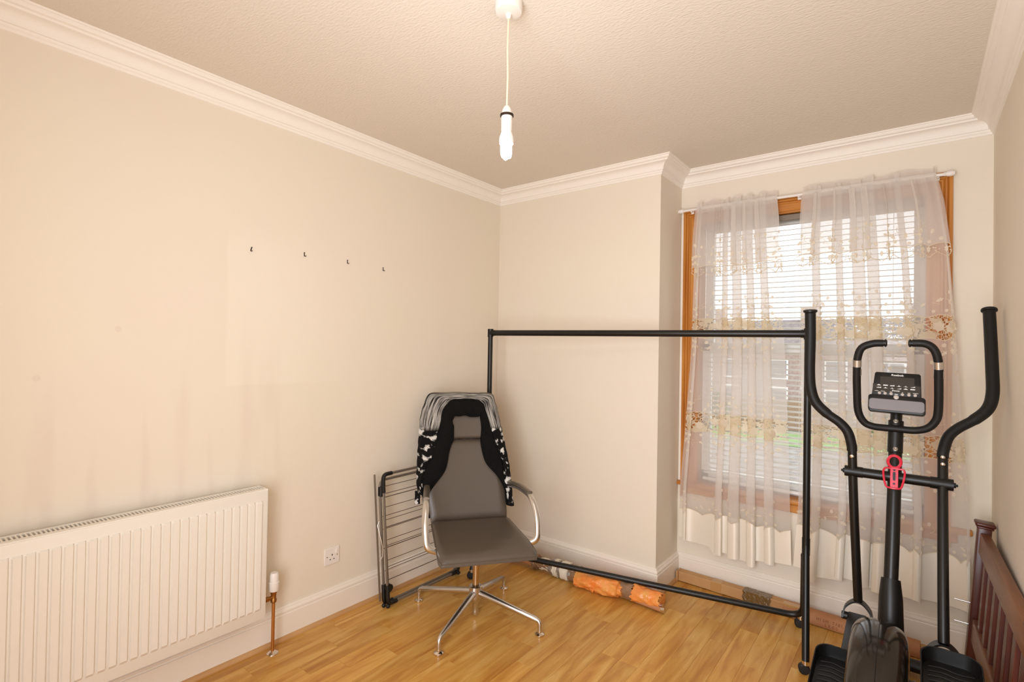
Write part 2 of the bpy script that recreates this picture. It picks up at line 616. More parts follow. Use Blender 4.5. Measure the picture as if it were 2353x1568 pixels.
def crom(pts, n=6, closed=False):
    pts = [Vector(p) for p in pts]
    N = len(pts)
    out = []
    m = N if closed else N - 1
    for i in range(m):
        if closed:
            p0, p1, p2, p3 = pts[i - 1], pts[i], pts[(i + 1) % N], pts[(i + 2) % N]
        else:
            p0, p1, p2, p3 = pts[max(i - 1, 0)], pts[i], pts[i + 1], pts[min(i + 2, N - 1)]
        for k in range(n):
            t = k / n
            out.append(0.5 * ((2 * p1) + (p2 - p0) * t + (2 * p0 - 5 * p1 + 4 * p2 - p3) * t * t + (3 * p1 - p0 - 3 * p2 + p3) * t ** 3))
    if not closed:
        out.append(pts[-1])
    return out


def rrect(w, h, r, n=4):
    out = []
    for cx, cy, a0 in ((w / 2 - r, h / 2 - r, 0), (-w / 2 + r, h / 2 - r, 90), (-w / 2 + r, -h / 2 + r, 180), (w / 2 - r, -h / 2 + r, 270)):
        for k in range(n + 1):
            a = math.radians(a0 + 90 * k / n)
            out.append((cx + r * math.cos(a), cy + r * math.sin(a)))
    return out


def frame(o, x, y, z):
    m = Matrix.Identity(4)
    x, y, z = Vector(x).normalized(), Vector(y).normalized(), Vector(z).normalized()
    for i in range(3):
        m[i][0], m[i][1], m[i][2], m[i][3] = x[i], y[i], z[i], o[i]
    return m


# ------------------------------------------------------------------ the room
A_, B_, W_, H_, NY = 1.2456, 0.3512, 2.7423, 2.6, -3.75
WX0, WX1, WZ0, WZ1 = 1.285, 2.590, 0.60, 2.352        # opening of the window wall

tag(obj('floor', MB().bb((-0.1, NY, -0.1), (W_ + 0.1, B_ + 0.1, -0.006)), M['sub'], None, 0), kind='structure')
FLOOR = bpy.data.objects['floor']
tag(obj('ceiling', MB().bb((-0.1, NY, H_), (W_ + 0.1, B_ + 0.3, H_ + 0.1)), M['ceiling'], None, 0), kind='structure')
tag(obj('wall_left', MB().bb((-0.1, NY, 0), (0, 0.0, H_)), M['wall_stained'], None, 0), kind='structure')
mb = MB()
mb.bb((-0.1, 0, 0), (A_, B_ + 0.3, H_))
tag(obj('wall_back', mb, M['wall'], None, 0), kind='structure')
mb = MB()
mb.bb((A_, B_, 0), (W_, B_ + 0.3, WZ0)).bb((A_, B_, WZ1), (W_, B_ + 0.3, H_))
mb.bb((A_, B_, WZ0), (WX0, B_ + 0.3, WZ1)).bb((WX1, B_, WZ0), (W_, B_ + 0.3, WZ1))
tag(obj('wall_window', mb, M['wall'], None, 0), kind='structure')
tag(obj('wall_right', MB().bb((W_, NY, 0), (W_ + 0.1, B_ + 0.3, H_)), M['wall'], None, 0), kind='structure')
tag(obj('wall_near', MB().bb((-0.1, NY - 0.1, 0), (W_ + 0.1, NY, H_)), M['wall'], None, 0), kind='structure')

# floor strips: every laminate strip a part of the floor, meshes shared by length
strip_w = W_ / 30.0
lengths = (0.46, 0.62, 0.78)
strip_mesh = {}


def strip(length):
    if length not in strip_mesh:
        mb = MB()
        mb.box((0, 0, -0.003), (strip_w - 0.0005, length - 0.0006, 0.006), 0.0006)
        bmesh.ops.recalc_face_normals(mb.bm, faces=mb.bm.faces)
        me = bpy.data.meshes.new('floorboard')
        mb.bm.to_mesh(me)
        mb.bm.free()
        me.materials.append(M['laminate'])
        strip_mesh[length] = me
    return strip_mesh[length]


for i in range(30):
    x = strip_w * (i + 0.5)
    y_end = 0.0 if x < A_ - 0.02 else B_
    y = y_end - rnd.choice((0.0, 0.12, 0.3, 0.42))
    if y < y_end:
        L = round(y_end - y, 2)
        o = bpy.data.objects.new('floorboard', strip(L))
        o.location = (x, y_end - L / 2, 0)
        COL.objects.link(o)
        o.parent = FLOOR
    while y > NY + 0.05:
        L = rnd.choice(lengths)
        L = min(L, y - NY) if y - L < NY else L
        L = round(L, 3)
        o = bpy.data.objects.new('floorboard', strip(L))
        o.location = (x, y - L / 2, 0)
        COL.objects.link(o)
        o.parent = FLOOR
        y -= L


# cornice, skirting and beading: profiles (distance from wall, height) swept with mitres
def corners(d):
    return [(d, NY), (d, -d), (A_ + d, -d), (A_ + d, B_ - d), (W_ - d, B_ - d), (W_ - d, NY)]


def sweep(name, prof, m, i, kind='structure', smooth=25):
    mb = MB()
    A = [mb.v((*corners(d)[i], z)) for d, z in prof]
    B = [mb.v((*corners(d)[i + 1], z)) for d, z in prof]
    for k in range(len(prof) - 1):
        mb.f([A[k], A[k + 1], B[k + 1], B[k]])
    return tag(obj(name, mb, m, None, smooth), kind=kind)


cor = [(0.0, 2.505), (0.006, 2.507), (0.008, 2.516), (0.013, 2.520), (0.015, 2.528), (0.021, 2.530)]
for k in range(7):
    a = PI / 2 * k / 6
    cor.append((0.056 - 0.034 * math.cos(a), 2.534 + 0.034 * math.sin(a)))
cor += [(0.062, 2.570), (0.064, 2.577), (0.074, 2.580), (0.078, 2.586), (0.078, 2.592), (0.084, 2.594), (0.086, 2.6)]
for n_, i in zip(('trim_1', 'trim_2', 'trim_3', 'trim_4', 'trim_5'), range(5)):
    sweep(n_, cor, M['cornice'], i)
skirt = [(0.0, 0.156), (0.006, 0.156), (0.010, 0.151), (0.010, 0.146), (0.014, 0.143), (0.018, 0.136), (0.018, 0.128),
         (0.014, 0.124), (0.016, 0.120), (0.020, 0.118), (0.020, 0.0)]
for n_, i in zip(('baseboard_left', 'baseboard_back', 'baseboard_return', 'baseboard_window', 'baseboard_right'), range(5)):
    sweep(n_, skirt, M['gloss_white'], i)
bead = [(0.020, 0.018), (0.026, 0.017), (0.032, 0.013), (0.036, 0.007), (0.037, 0.0)]
for n_, i in zip(('trim_6', 'trim_8', 'trim_9', 'trim_10'), (0, 2, 3, 4)):
    sweep(n_, bead, M['beading'], i)
# ------------------------------------------------------------------ window
win = tag(bpy.data.objects.new('window_1', None), kind='structure')
COL.objects.link(win)
win.location = (1.94, B_, WZ0)
OFF[win] = Vector(win.location)
# varnished casing with fluted moulding
cw = 0.085


def casing(mb, a, b, side):
    """fluted strip from a to b (x,z) ; side = inward normal (x,z) ; profile proud of the wall"""
    pr = [(0.0, 0.0), (0.0, 0.020), (0.014, 0.022), (0.018, 0.013), (0.022, 0.018), (0.028, 0.018), (0.032, 0.011),
          (0.037, 0.016), (0.043, 0.016), (0.047, 0.010), (0.075, 0.010), (cw, 0.004), (cw, -0.07)]
    ax, az = a
    bx, bz = b
    V = []
    for (px, pz), s0 in ((a, 1), (b, 1)):
        V.append([])
        for w, h in pr:
            # mitre: shift along the run by w where the strip meets its neighbour
            V[-1].append((px, pz, w, h))
    run = Vector((bx - ax, bz - az)).normalized()
    rows = []
    for j, sgn in ((0, 1), (1, -1)):
        row = []
        for (px, pz, w, h) in V[j]:
            sh = w * sgn
            row.append(mb.v((px + side[0] * w + run.x * sh, B_ - h, pz + side[1] * w + run.y * sh)))
        rows.append(row)
    for k in range(len(pr) - 1):
        mb.f([rows[0][k], rows[0][k + 1], rows[1][k + 1], rows[1][k]])


x0, x1, z0, z1 = WX0 - 0.018, WX1 + 0.005, WZ0, WZ1 + 0.004
for (a, b, s, mm) in (((x0, z0 - cw), (x0, z1), (1, 0), 'pine'), ((x1, z0 - cw), (x1, z1), (-1, 0), 'pine'), ((x0, z1), (x1, z1), (0, -1), 'pine_flat')):
    mb = MB()
    casing(mb, a, b, s)
    obj('casing', mb, M[mm], win, 20)
# jamb linings
gx0, gx1 = 1.385, 2.475
mb = MB().bb((x0 + cw - 0.004, B_ + 0.0, WZ0), (gx0 - 0.02, B_ + 0.13, 2.30)).bb((gx1 + 0.02, B_, WZ0), (x1 - cw + 0.004, B_ + 0.13, 2.30))
obj('jamb', mb, M['pine'], win, 0)
mb = MB().bb((x0 + cw - 0.004, B_ + 0.01, 2.262), (x1 - cw + 0.004, B_ + 0.13, 2.34))
obj('head_board', mb, M['pine_flat'], win, 0)
mb = MB().bb((1.247, B_ - 0.034, 0.592), (2.675, B_ + 0.14, 0.618), 0.006, 2)
obj('window_board', mb, M['pine_flat'], win)
mb = MB().bb((1.30, B_ - 0.022, 0.545), (2.62, B_ + 0.02, 0.592), 0.004)
obj('apron', mb, M['pine_flat'], win)
mb = MB().bb((1.25, B_ - 0.008, 0.618), (x0, B_ + 0.02, 2.36))
obj('painted_edge', mb, M['gloss_white'], win, 0)
# two sashes
yS = B_ + 0.13
mb = MB().bb((gx0 - 0.02, yS, 1.455), (gx0 + 0.03, yS + 0.05, 2.27), 0.004).bb((gx1 - 0.03, yS, 1.455), (gx1 + 0.02, yS + 0.05, 2.27), 0.004)
mb.bb((gx0 - 0.02, yS, 2.225), (gx1 + 0.02, yS + 0.05, 2.27), 0.004).bb((gx0 - 0.02, yS, 1.455), (gx1 + 0.02, yS + 0.05, 1.50), 0.004)
obj('upper_sash', mb, M['upvc'], win)
mb = MB().bb((gx0 - 0.02, yS - 0.05, 0.618), (gx0 + 0.03, yS, 1.50), 0.004).bb((gx1 - 0.03, yS - 0.05, 0.618), (gx1 + 0.02, yS, 1.50), 0.004)
mb.bb((gx0 - 0.02, yS - 0.05, 1.45), (gx1 + 0.02, yS, 1.50), 0.004).bb((gx0 - 0.02, yS - 0.05, 0.618), (gx1 + 0.02, yS, 0.69), 0.004)
obj('lower_sash', mb, M['upvc'], win)
obj('pane', MB().bb((gx0 + 0.02, yS + 0.022, 1.49), (gx1 - 0.02, yS + 0.026, 2.23)), M['glass'], win, 0)
obj('pane', MB().bb((gx0 + 0.02, yS - 0.028, 0.68), (gx1 - 0.02, yS - 0.024, 1.46)), M['glass'], win, 0)

# venetian blind between the jambs
yB = B_ + 0.045
blind = thing('venetian_blind', 'white venetian blind of thin open slats hanging inside the window behind the net curtains', 'blind', (1.93, yB, 2.24))
obj('head_rail', MB().bb((gx0, yB - 0.02, 2.222), (gx1, yB + 0.02, 2.258), 0.003), M['steel_grey'], blind)
sm = None
nsl = 51
for i in range(nsl):
    z = 2.20 - i * 0.0303
    if sm is None:
        mb = MB()
        w, hx_ = 0.0125, (gx1 - gx0) / 2 - 0.006
        pr = [(-w, 0.0), (-w * 0.5, 0.0016), (0, 0.0022), (w * 0.5, 0.0016), (w, 0.0)]
        Ra = [mb.v((-hx_, y_, z_)) for y_, z_ in pr]
        Rb = [mb.v((hx_, y_, z_)) for y_, z_ in pr]
        Rc = [mb.v((-hx_, y_, z_ - 0.0008)) for y_, z_ in pr]
        Rd = [mb.v((hx_, y_, z_ - 0.0008)) for y_, z_ in pr]
        for k in range(4):
            mb.f([Ra[k], Ra[k + 1], Rb[k + 1], Rb[k]])
            mb.f([Rc[k + 1], Rc[k], Rd[k], Rd[k + 1]])
        mb.f([Ra[0], Rb[0], Rd[0], Rc[0]])
        mb.f([Rb[4], Ra[4], Rc[4], Rd[4]])
        OFF_save = OFF.pop(blind)
        o = obj('slat', mb, M['blind'], blind, 60)
        OFF[blind] = OFF_save
        sm = o
    else:
        o = sm.copy()
        COL.objects.link(o)
    o.location = (0, 0, z - 2.24)
    o.rotation_euler = (math.radians(18), 0, 0)
obj('bottom_rail', MB().bb((gx0 + 0.004, yB - 0.013, 0.636), (gx1 - 0.004, yB + 0.013, 0.654), 0.003), M['blind'], blind)
for x in (1.50, 1.93, 2.36):
    obj('ladder_cord', MB().tube([(x, yB - 0.013, 2.225), (x, yB - 0.013, 0.645)], 0.0009, 5).tube([(x, yB + 0.013, 2.225), (x, yB + 0.013, 0.645)], 0.0009, 5), M['blind'], blind, 0)

# ------------------------------------------------------------------ curtain pole
rod_y, rod_z0, rod_z1 = 0.299, 2.346, 2.336
pole = thing('curtain_pole', 'thin white curtain pole with knob ends fixed above the window', 'curtain pole', (1.94, rod_y, 2.34))


def rodz(x):
    return rod_z0 + (rod_z1 - rod_z0) * (x - 1.3) / 1.28


obj('pole', MB().tube([(1.285, rod_y, rodz(1.285)), (2.56, rod_y, rodz(2.56))], 0.008, 12), M['white_plastic'], pole)
for sx, x in ((-1, 1.286), (1, 2.558)):
    obj('finial', MB().lathe([(0.008, 0), (0.011, 0.004), (0.009, 0.008), (0.013, 0.016), (0.014, 0.03), (0.010, 0.042), (0, 0.045)],
                             (x, rod_y, rodz(x)), (sx, 0, 0), 14), M['white_plastic'], pole)
for x in (1.325, 1.93, 2.535):
    obj('bracket', MB().bb((x - 0.006, rod_y + 0.003, rodz(x) - 0.012), (x + 0.006, B_, rodz(x) + 0.004), 0.001)
        .bb((x - 0.009, B_ - 0.026, rodz(x) - 0.02), (x + 0.009, B_ - 0.020, rodz(x) + 0.014), 0.001), M['white_plastic'], pole)


# ------------------------------------------------------------------ net curtains
def interp(tab, z):
    tab = sorted(tab)
    if z <= tab[0][0]:
        return tab[0][1]
    for (a, p), (b, q) in zip(tab, tab[1:]):
        if z <= b:
            return p + (q - p) * (z - a) / (b - a)
    return tab[-1][1]


def make_curtain(name, label, left, right, folds, seed, hem, lace_z, satin_z, vl, vr, vbot, mid):
    R = random.Random(seed)
    ph = [R.uniform(0, 6.28) for _ in range(6)]
    root = thing(name, label, 'curtain', (mid, 0.285, 2.34))

    def wave(u, z, k, amp, ovl):
        p = 2 * PI * (k * u + 0.34 * math.sin(2 * PI * 1.3 * u + ph[0]) + 0.12 * math.sin(2 * PI * 3.1 * u + ph[1]))
        g = max(0.0, min(1.0, (z - 1.9) / 0.42))
        p2 = 2 * PI * (3.2 * k * u + 0.4 * math.sin(2 * PI * 2 * u + ph[2]))
        edge = min(1.0, u / 0.05, (1 - u) / 0.05)
        dx = ovl * math.sin(p) / (2 * PI * k) * edge + g * 0.35 * math.sin(p2) / (2 * PI * 3.2 * k) * edge
        dy = amp * math.cos(p) * (1 - 0.72 * g) + 0.005 * g * math.cos(p2) + 0.004 * math.sin(9 * u + 2 * z)
        return dx, dy

    def surf(u, z, l=left, r=right, y0=0.270, k=folds, amp=0.022, ovl=2.5):
        dx, dy = wave(u, z, k, amp, ovl)
        a, b = interp(l, z), interp(r, z)
        return Vector((a + (b - a) * (u + dx), y0 + dy + 0.03 * max(0, min(1, (z - 2.1) / 0.24)), z))

    cloth_w = 1.9 * (interp(right, 1.5) - interp(left, 1.5))
    nu = 210

    def wavy(zb, amp, k=None, phs=0.0):
        k = k or round(cloth_w / 0.105)
        return lambda u: zb + amp * abs(math.sin(PI * k * u + phs)) ** 0.8

    def hemz(u):
        return interp(hem, u)

    def band(nm, lo, hi, nv, m, sf=surf, off=0.0):
        mb = MB()
        mb.grid(lambda u, v: sf(u, lo(u) + (hi(u) - lo(u)) * v) + Vector((0, off, 0)), nu, nv,
                uv=lambda u, v: (u * cloth_w, lo(u) + (hi(u) - lo(u)) * v))
        return obj(nm, mb, m, root, 180)

    (a1, b1), (a2, b2) = lace_z
    w_b1, w_a1 = wavy(b1, 0.014), wavy(a1, 0.014, phs=PI / 2)
    w_b2, w_a2 = wavy(b2, 0.014, phs=0.4), wavy(a2, 0.014, phs=2.0)
    w_s = wavy(satin_z, 0.03, phs=1.0)
    topz = lambda u: rodz(surf(u, 2.33).x)
    band('net_panel', w_b1, topz, 26, M['sheer'])
    band('lace_band', w_a1, w_b1, 4, M['lace'])
    band('net_panel', w_b2, w_a1, 16, M['sheer'])
    band('lace_band', w_a2, w_b2, 4, M['lace'])
    band('net_panel', w_s, w_a2, 16, M['sheer'])
    band('satin_hem', hemz, w_s, 6, M['satin'])
    # frilled heading above the pole
    band('frill', topz, lambda u: topz(u) + 0.040 + 0.008 * math.sin(40 * u), 3, M['sheer_header'],
         sf=lambda u, z: surf(u, z) + Vector((0, 0.004 * math.sin(60 * u), 0)))
    # pole sleeve
    band('sleeve', lambda u: topz(u) - 0.03, lambda u: topz(u) + 0.012, 3, M['sheer_header'],
         sf=lambda u, z: Vector((surf(u, z).x, rod_y - 0.011 - 0.003 * abs(math.sin(50 * u)), z)))
    # valance in front
    vs = lambda u, z: surf(u, z, l=vl, r=vr, y0=0.235, k=folds * 1.1, amp=0.014, ovl=1.9)
    w_v = wavy(vbot + 0.055, 0.014)
    band('valance', w_v, lambda u: topz(u) - 0.012, 14, M['sheer'], sf=vs)
    kz = round(cloth_w / 0.075)

    # thread work: scalloped cords, nine-petalled dots, leaves and tendrils, each kind one stuff part
    def cord(fn, wz, r=0.0018, off=-0.003, n=420):
        mb = MB()
        pts = [fn(i / n, wz(i / n)) + Vector((0, off, 0)) for i in range(n + 1)]
        mb.tube(pts, r, 4)
        return mb

    def disc_at(mb, fn, u, z, r, petals=9, off=-0.004, rot=0.0, stretch=1.0):
        p = fn(u, z)
        q = fn(min(1, u + 0.003), z) - fn(max(0, u - 0.003), z)
        t = q.normalized() if q.length > 1e-6 else Vector((1, 0, 0))
        nn = Vector((t.y, -t.x, 0))
        if nn.y > 0:
            nn = -nn
        p = p + nn * 0.003
        vs_ = []
        N = petals * 2
        for k in range(N):
            a = 2 * PI * k / N + rot
            rr = r if k % 2 == 0 else r * 0.72
            vs_.append(mb.v(p + t * (rr * math.cos(a)) + Vector((0, 0, rr * stretch * math.sin(a)))))
        c = mb.v(p + nn * 0.0012)
        for k in range(N):
            mb.f([c, vs_[k], vs_[(k + 1) % N]])

    def leaf_at(mb, fn, u, z, r, ang):
        p = fn(u, z)
        q = fn(min(1, u + 0.003), z) - fn(max(0, u - 0.003), z)
        t = q.normalized() if q.length > 1e-6 else Vector((1, 0, 0))
        off = Vector((0, -0.004, 0))
        shape = [(-1, 0), (-0.4, 0.42), (0.1, 0.34), (0.3, 0.6), (0.6, 0.2), (1, 0), (0.6, -0.2), (0.3, -0.6), (0.1, -0.34), (-0.4, -0.42)]
        ca, sa = math.cos(ang), math.sin(ang)
        V_ = [mb.v(p + off + t * (r * (x * ca - y * sa)) + Vector((0, 0, r * (x * sa + y * ca)))) for x, y in shape]
        c = mb.v(p + off * 1.3)
        for k in range(len(V_)):
            mb.f([c, V_[k], V_[(k + 1) % len(V_)]])

    def tendril(mb, fn, u, z, s, up):
        pts = []
        for k in range(9):
            a = k / 8
            ang = a * 4.2
            du = (0.6 * a + 0.22 * math.sin(ang * 1.2)) * s / cloth_w * (1 if R.random() > -1 else 1)
            dz = up * (a * 0.8 + 0.18 * math.cos(ang)) * abs(s)
            pts.append(fn(max(0, min(1, u + du)), z + dz) + Vector((0, -0.003, 0)))
        mb.tube(pts, 0.0009, 3, caps=False)

    cords = MB()
    dots, leaves, tend = MB(), MB(), MB()
    rows = [(surf, w_b1, 1), (surf, w_a1, -1), (surf, w_b2, 1), (surf, w_a2, -1), (surf, w_s, 1), (vs, w_v, 1)]
    for fn, wz, up in rows:
        n = 420
        cords.tube([fn(i / n, wz(i / n)) + Vector((0, -0.003, 0)) for i in range(n + 1)], 0.0019, 4)
        u = 0.01
        while u < 0.99:
            disc_at(dots, fn, u, wz(u) + up * 0.022, R.uniform(0.0085, 0.0115), 8, rot=R.random())
            u += 0.052 / cloth_w * R.uniform(0.9, 1.15)
        u = 0.01
        while u < 0.97:
            leaf_at(leaves, fn, u, wz(u) + up * 0.060 + R.uniform(-0.012, 0.012), R.uniform(0.012, 0.019), R.uniform(0, 3.1))
            tendril(tend, fn, u, wz(u) + up * R.uniform(0.03, 0.07), R.choice((-1, 1)) * R.uniform(0.05, 0.09), up)
            if R.random() < 0.6:
                disc_at(leaves, fn, u + 0.01, wz(u) + up * R.uniform(0.10, 0.16), 0.009, 5, stretch=1.3)
            u += 0.055 / cloth_w * R.uniform(0.85, 1.2)
    # big leaves set in both lace bands and the open valance border
    for fn, lo, hi in ((surf, a1, b1), (surf, a2, b2)):
        u = 0.02
        while u < 0.98:
            disc_at(leaves, fn, u, (lo + hi) / 2 + R.uniform(-0.02, 0.03), 0.026, 6, off=-0.002, rot=R.random() * 2, stretch=1.05)
            u += 0.070 / cloth_w
    n = 520
    border = [vs(i / n, vbot + 0.018 * abs(((i / n * kz) % 1.0) * 2 - 1) * 1.6) for i in range(n + 1)]
    cords.tube([p + Vector((0, -0.001, 0)) for p in border], 0.0012, 4)
    for i in range(0, n + 1, 4):
        dots.box(border[i], (0.005, 0.003, 0.004))
    for j in range(kz):
        u = (j + 0.5) / kz
        leaf_at(leaves, vs, u, vbot + 0.040, 0.017, PI / 2)
        for du, dz in ((0.42, 0.032), (0.42, 0.046), (0.30, 0.048), (-0.36, 0.04)):
            uu = min(0.995, max(0.005, (j + 0.5 + du) / kz))
            disc_at(dots, vs, uu, vbot + dz, 0.0042, 5)
        for du in (-0.5, 0.5):
            uu = min(0.999, max(0.001, (j + 0.5 + du) / kz))
            cords.tube([vs(uu, vbot + 0.028) , vs(uu, vbot + 0.06)], 0.0008, 3)
    tag(obj('scallop_cord', cords, M['embroidery'], root), kind='stuff')
    tag(obj('flower_dots', dots, M['embroidery'], root, 0), kind='stuff')
    tag(obj('leaf_embroidery', leaves, M['embroidery'], root, 0), kind='stuff')
    tag(obj('tendril_embroidery', tend, M['embroidery'], root), kind='stuff')
    return root


make_curtain('net_curtain', 'narrower left-hand cream net curtain with lace bands, valance and satin hem beside the corner', [(0.26, 1.285), (0.6, 1.290), (1.03, 1.321), (1.47, 1.350), (1.96, 1.362), (2.35, 1.365)],
             [(0.29, 1.916), (0.99, 1.896), (1.48, 1.872), (1.9, 1.848), (2.35, 1.822)], 5.0, 3,
             [(0.0, 0.285), (0.16, 0.256), (0.22, 0.256), (0.26, 0.215), (0.45, 0.240), (0.58, 0.222), (0.68, 0.208), (0.75, 0.242), (1.0, 0.265)],
             [(1.525, 1.640), (0.945, 1.060)], 0.435,
             [(1.9, 1.357), (2.2, 1.360), (2.35, 1.366)], [(1.9, 1.862), (2.22, 1.838), (2.35, 1.822)], 1.905, 1.6)
make_curtain('net_curtain', 'wider right-hand cream net curtain with lace bands, valance and satin hem behind the elliptical trainer', [(0.27, 1.924), (0.6, 1.945), (0.997, 1.955), (1.72, 1.949), (1.965, 1.944), (2.35, 1.950)],
             [(0.26, 2.662), (0.67, 2.660), (0.95, 2.643), (1.57, 2.604), (1.95, 2.578), (2.35, 2.528)], 6.0, 11,
             [(0.0, 0.262), (0.08, 0.256), (0.12, 0.210), (0.32, 0.272), (0.46, 0.246), (0.68, 0.243), (0.70, 0.215), (0.72, 0.25), (1.0, 0.258)],
             [(1.520, 1.635), (0.935, 1.050)], 0.470,
             [(1.9, 1.930), (2.2, 1.945), (2.35, 1.950)], [(1.9, 2.592), (2.2, 2.560), (2.35, 2.528)], 1.925, 2.25)

# ------------------------------------------------------------------ pendant lamp
LX, LY = 1.385, -1.65
lamp = thing('pendant_light', 'white pendant flex hanging from a ceiling rose with a lit low-energy bulb', 'ceiling light', (LX, LY, 2.6))
obj('ceiling_rose', MB().lathe([(0.046, 2.6), (0.046, 2.575), (0.043, 2.566), (0.030, 2.562), (0.010, 2.560), (0.0, 2.560)], (LX, LY, 0), seg=32), M['white_plastic'], lamp)
obj('cord_grip', MB().lathe([(0.010, 2.562), (0.009, 2.552), (0.006, 2.545), (0, 2.545)], (LX, LY, 0), seg=14), M['white_plastic'], lamp)
obj('flex', MB().tube([(LX, LY, 2.55), (LX - 0.002, LY, 2.45), (LX + 0.001, LY, 2.35), (LX - 0.001, LY, 2.25)], 0.0032, 8), M['flex'], lamp)
holder = obj('lamp_holder', MB().lathe([(0.004, 2.256), (0.011, 2.250), (0.016, 2.238), (0.018, 2.224), (0.019, 2.214), (0.0185, 2.19), (0.0185, 2.172), (0, 2.172)], (LX, LY, 0), seg=20), M['white_plastic'], lamp)
obj('shade_ring', MB().lathe([(0.0185, 2.226), (0.0225, 2.225), (0.0225, 2.219), (0.0185, 2.218)], (LX, LY, 0), seg=20), M['black_hook'], holder)
obj('bulb_base', MB().lathe([(0.0165, 2.173), (0.018, 2.166), (0.0235, 2.150), (0.0245, 2.138), (0.0235, 2.128), (0.021, 2.126), (0, 2.126)], (LX, LY, 0), seg=24), M['bulb_base'], lamp)
em = bpy.data.materials.new('lit_tube')
em.use_nodes = True
em.node_tree.nodes['Principled BSDF'].inputs['Emission Color'].default_value = (1, 0.92, 0.78, 1)
em.node_tree.nodes['Principled BSDF'].inputs['Emission Strength'].default_value = 14
for a in range(3):
    ca, sa = math.cos(a * 2.094 + 0.3), math.sin(a * 2.094 + 0.3)
    nx, ny = -sa, ca
    R0 = 0.0105
    c0 = Vector((LX + ca * R0, LY + sa * R0, 0))
    pts = [c0 + Vector((nx * -0.008, ny * -0.008, 2.128)), c0 + Vector((nx * -0.008, ny * -0.008, 2.098)), c0 + Vector((0, 0, 2.083)),
           c0 + Vector((nx * 0.008, ny * 0.008, 2.098)), c0 + Vector((nx * 0.008, ny * 0.008, 2.128))]
    obj('tube', MB().tube(crom(pts, 5), 0.0062, 10), em, lamp)
pl = bpy.data.lights.new('bulb_light', 'POINT')
pl.energy = BULB_POWER
pl.color = (1, 0.95, 0.88)
pl.shadow_soft_size = 0.04
plo = bpy.data.objects.new('bulb_light', pl)
COL.objects.link(plo)
plo.parent = lamp
plo.location = (0, 0, 2.06 - 2.6)

# ------------------------------------------------------------------ radiator
ry0, ry1 = -3.25, -1.782
rad = thing('radiator', 'white panel radiator with vertical ribs mounted on the left wall', 'radiator', (0.0, -2.5, 0.2))
mb = MB()
mb.bb((0.098, ry0, 0.198), (0.126, ry1, 0.782), 0.004, 2)
n = int((ry1 - ry0 - 0.06) / 0.0333)
for i in range(n):
    yc = ry1 - 0.040 - i * 0.0333
    # pressed channel: raised rib with sloping shoulders and closed ends
    za, zb = 0.243, 0.738
    hw = 0.0105
    xs = 0.126
    base = [(-hw - 0.004), (-hw), hw, (hw + 0.004)]
    vv = []
    for z, k in ((za, 0), (za + 0.012, 1), (zb - 0.006, 1), (zb, 0)):
        vv.append([mb.v((xs - 0.0005, yc + base[0], z)), mb.v((xs + (0.008 if k else -0.0005), yc + base[1], z)),
                   mb.v((xs + (0.008 if k else -0.0005), yc + base[2], z)), mb.v((xs - 0.0005, yc + base[3], z))])
    for r0, r1 in zip(vv, vv[1:]):
        for k in range(3):
            mb.f([r0[k], r0[k + 1], r1[k + 1], r1[k]])
obj('front_panel', mb, M['enamel'], rad, 25)
obj('rear_panel', MB().bb((0.035, ry0 + 0.01, 0.205), (0.05, ry1 - 0.01, 0.765), 0.003), M['enamel'], rad)
mb = MB()
ns = 118
mb.bb((0.036, ry0, 0.779), (0.048, ry1, 0.786)).bb((0.092, ry0, 0.779), (0.122, ry1, 0.786), 0.002)
for i in range(ns + 1):
    yc = ry0 + (ry1 - ry0) * i / ns
    mb.bb((0.047, yc - 0.0028, 0.779), (0.093, yc + 0.0028, 0.785))
obj('top_grille', mb, M['enamel'], rad, 0)
obj('convector', MB().bb((0.05, ry0 + 0.01, 0.23), (0.095, ry1 - 0.012, 0.764)), M['shadow_gap'], rad, 0)  # solid block; the shade below the grille is put into its grey
obj('side_panel', MB().bb((0.030, ry1 - 0.003, 0.205), (0.124, ry1 + 0.002, 0.787), 0.0015), M['enamel'], rad)
obj('wall_bracket', MB().bb((0.0, -2.0, 0.25), (0.036, -1.97, 0.7)), M['enamel'], rad, 0)
obj('wall_bracket', MB().bb((0.0, -3.0, 0.25), (0.036, -2.97, 0.7)), M['enamel'], rad, 0)
vx, vy = 0.088, -1.725
val = obj('valve_body', MB().lathe([(0.009, 0.236), (0.013, 0.240), (0.014, 0.252), (0.011, 0.258), (0.012, 0.276), (0.017, 0.292), (0, 0.292)], (vx, vy, 0), seg=16)
          .tube([(vx, vy, 0.262), (vx, ry1 - 0.002, 0.262)], 0.009, 12).tube([(vx, vy - 0.026, 0.262), (vx, vy - 0.038, 0.262)], 0.013, 6), M['brass'], rad)
obj('valve_head', MB().lathe([(0.020, 0.292), (0.0225, 0.296), (0.0235, 0.325), (0.0240, 0.333), (0.021, 0.336), (0.0205, 0.368), (0.016, 0.377), (0, 0.378)], (vx, vy, 0), seg=20), M['white_plastic'], val)
obj('pipe', MB().tube([(vx, vy, 0.012), (vx, vy, 0.24)], 0.0078, 14), M['copper'], rad)
obj('pipe_collar', MB().lathe([(0.027, 0.0), (0.026, 0.004), (0.016, 0.010), (0.009, 0.014), (0, 0.014)], (vx, vy, 0), seg=24), M['chrome'], rad)

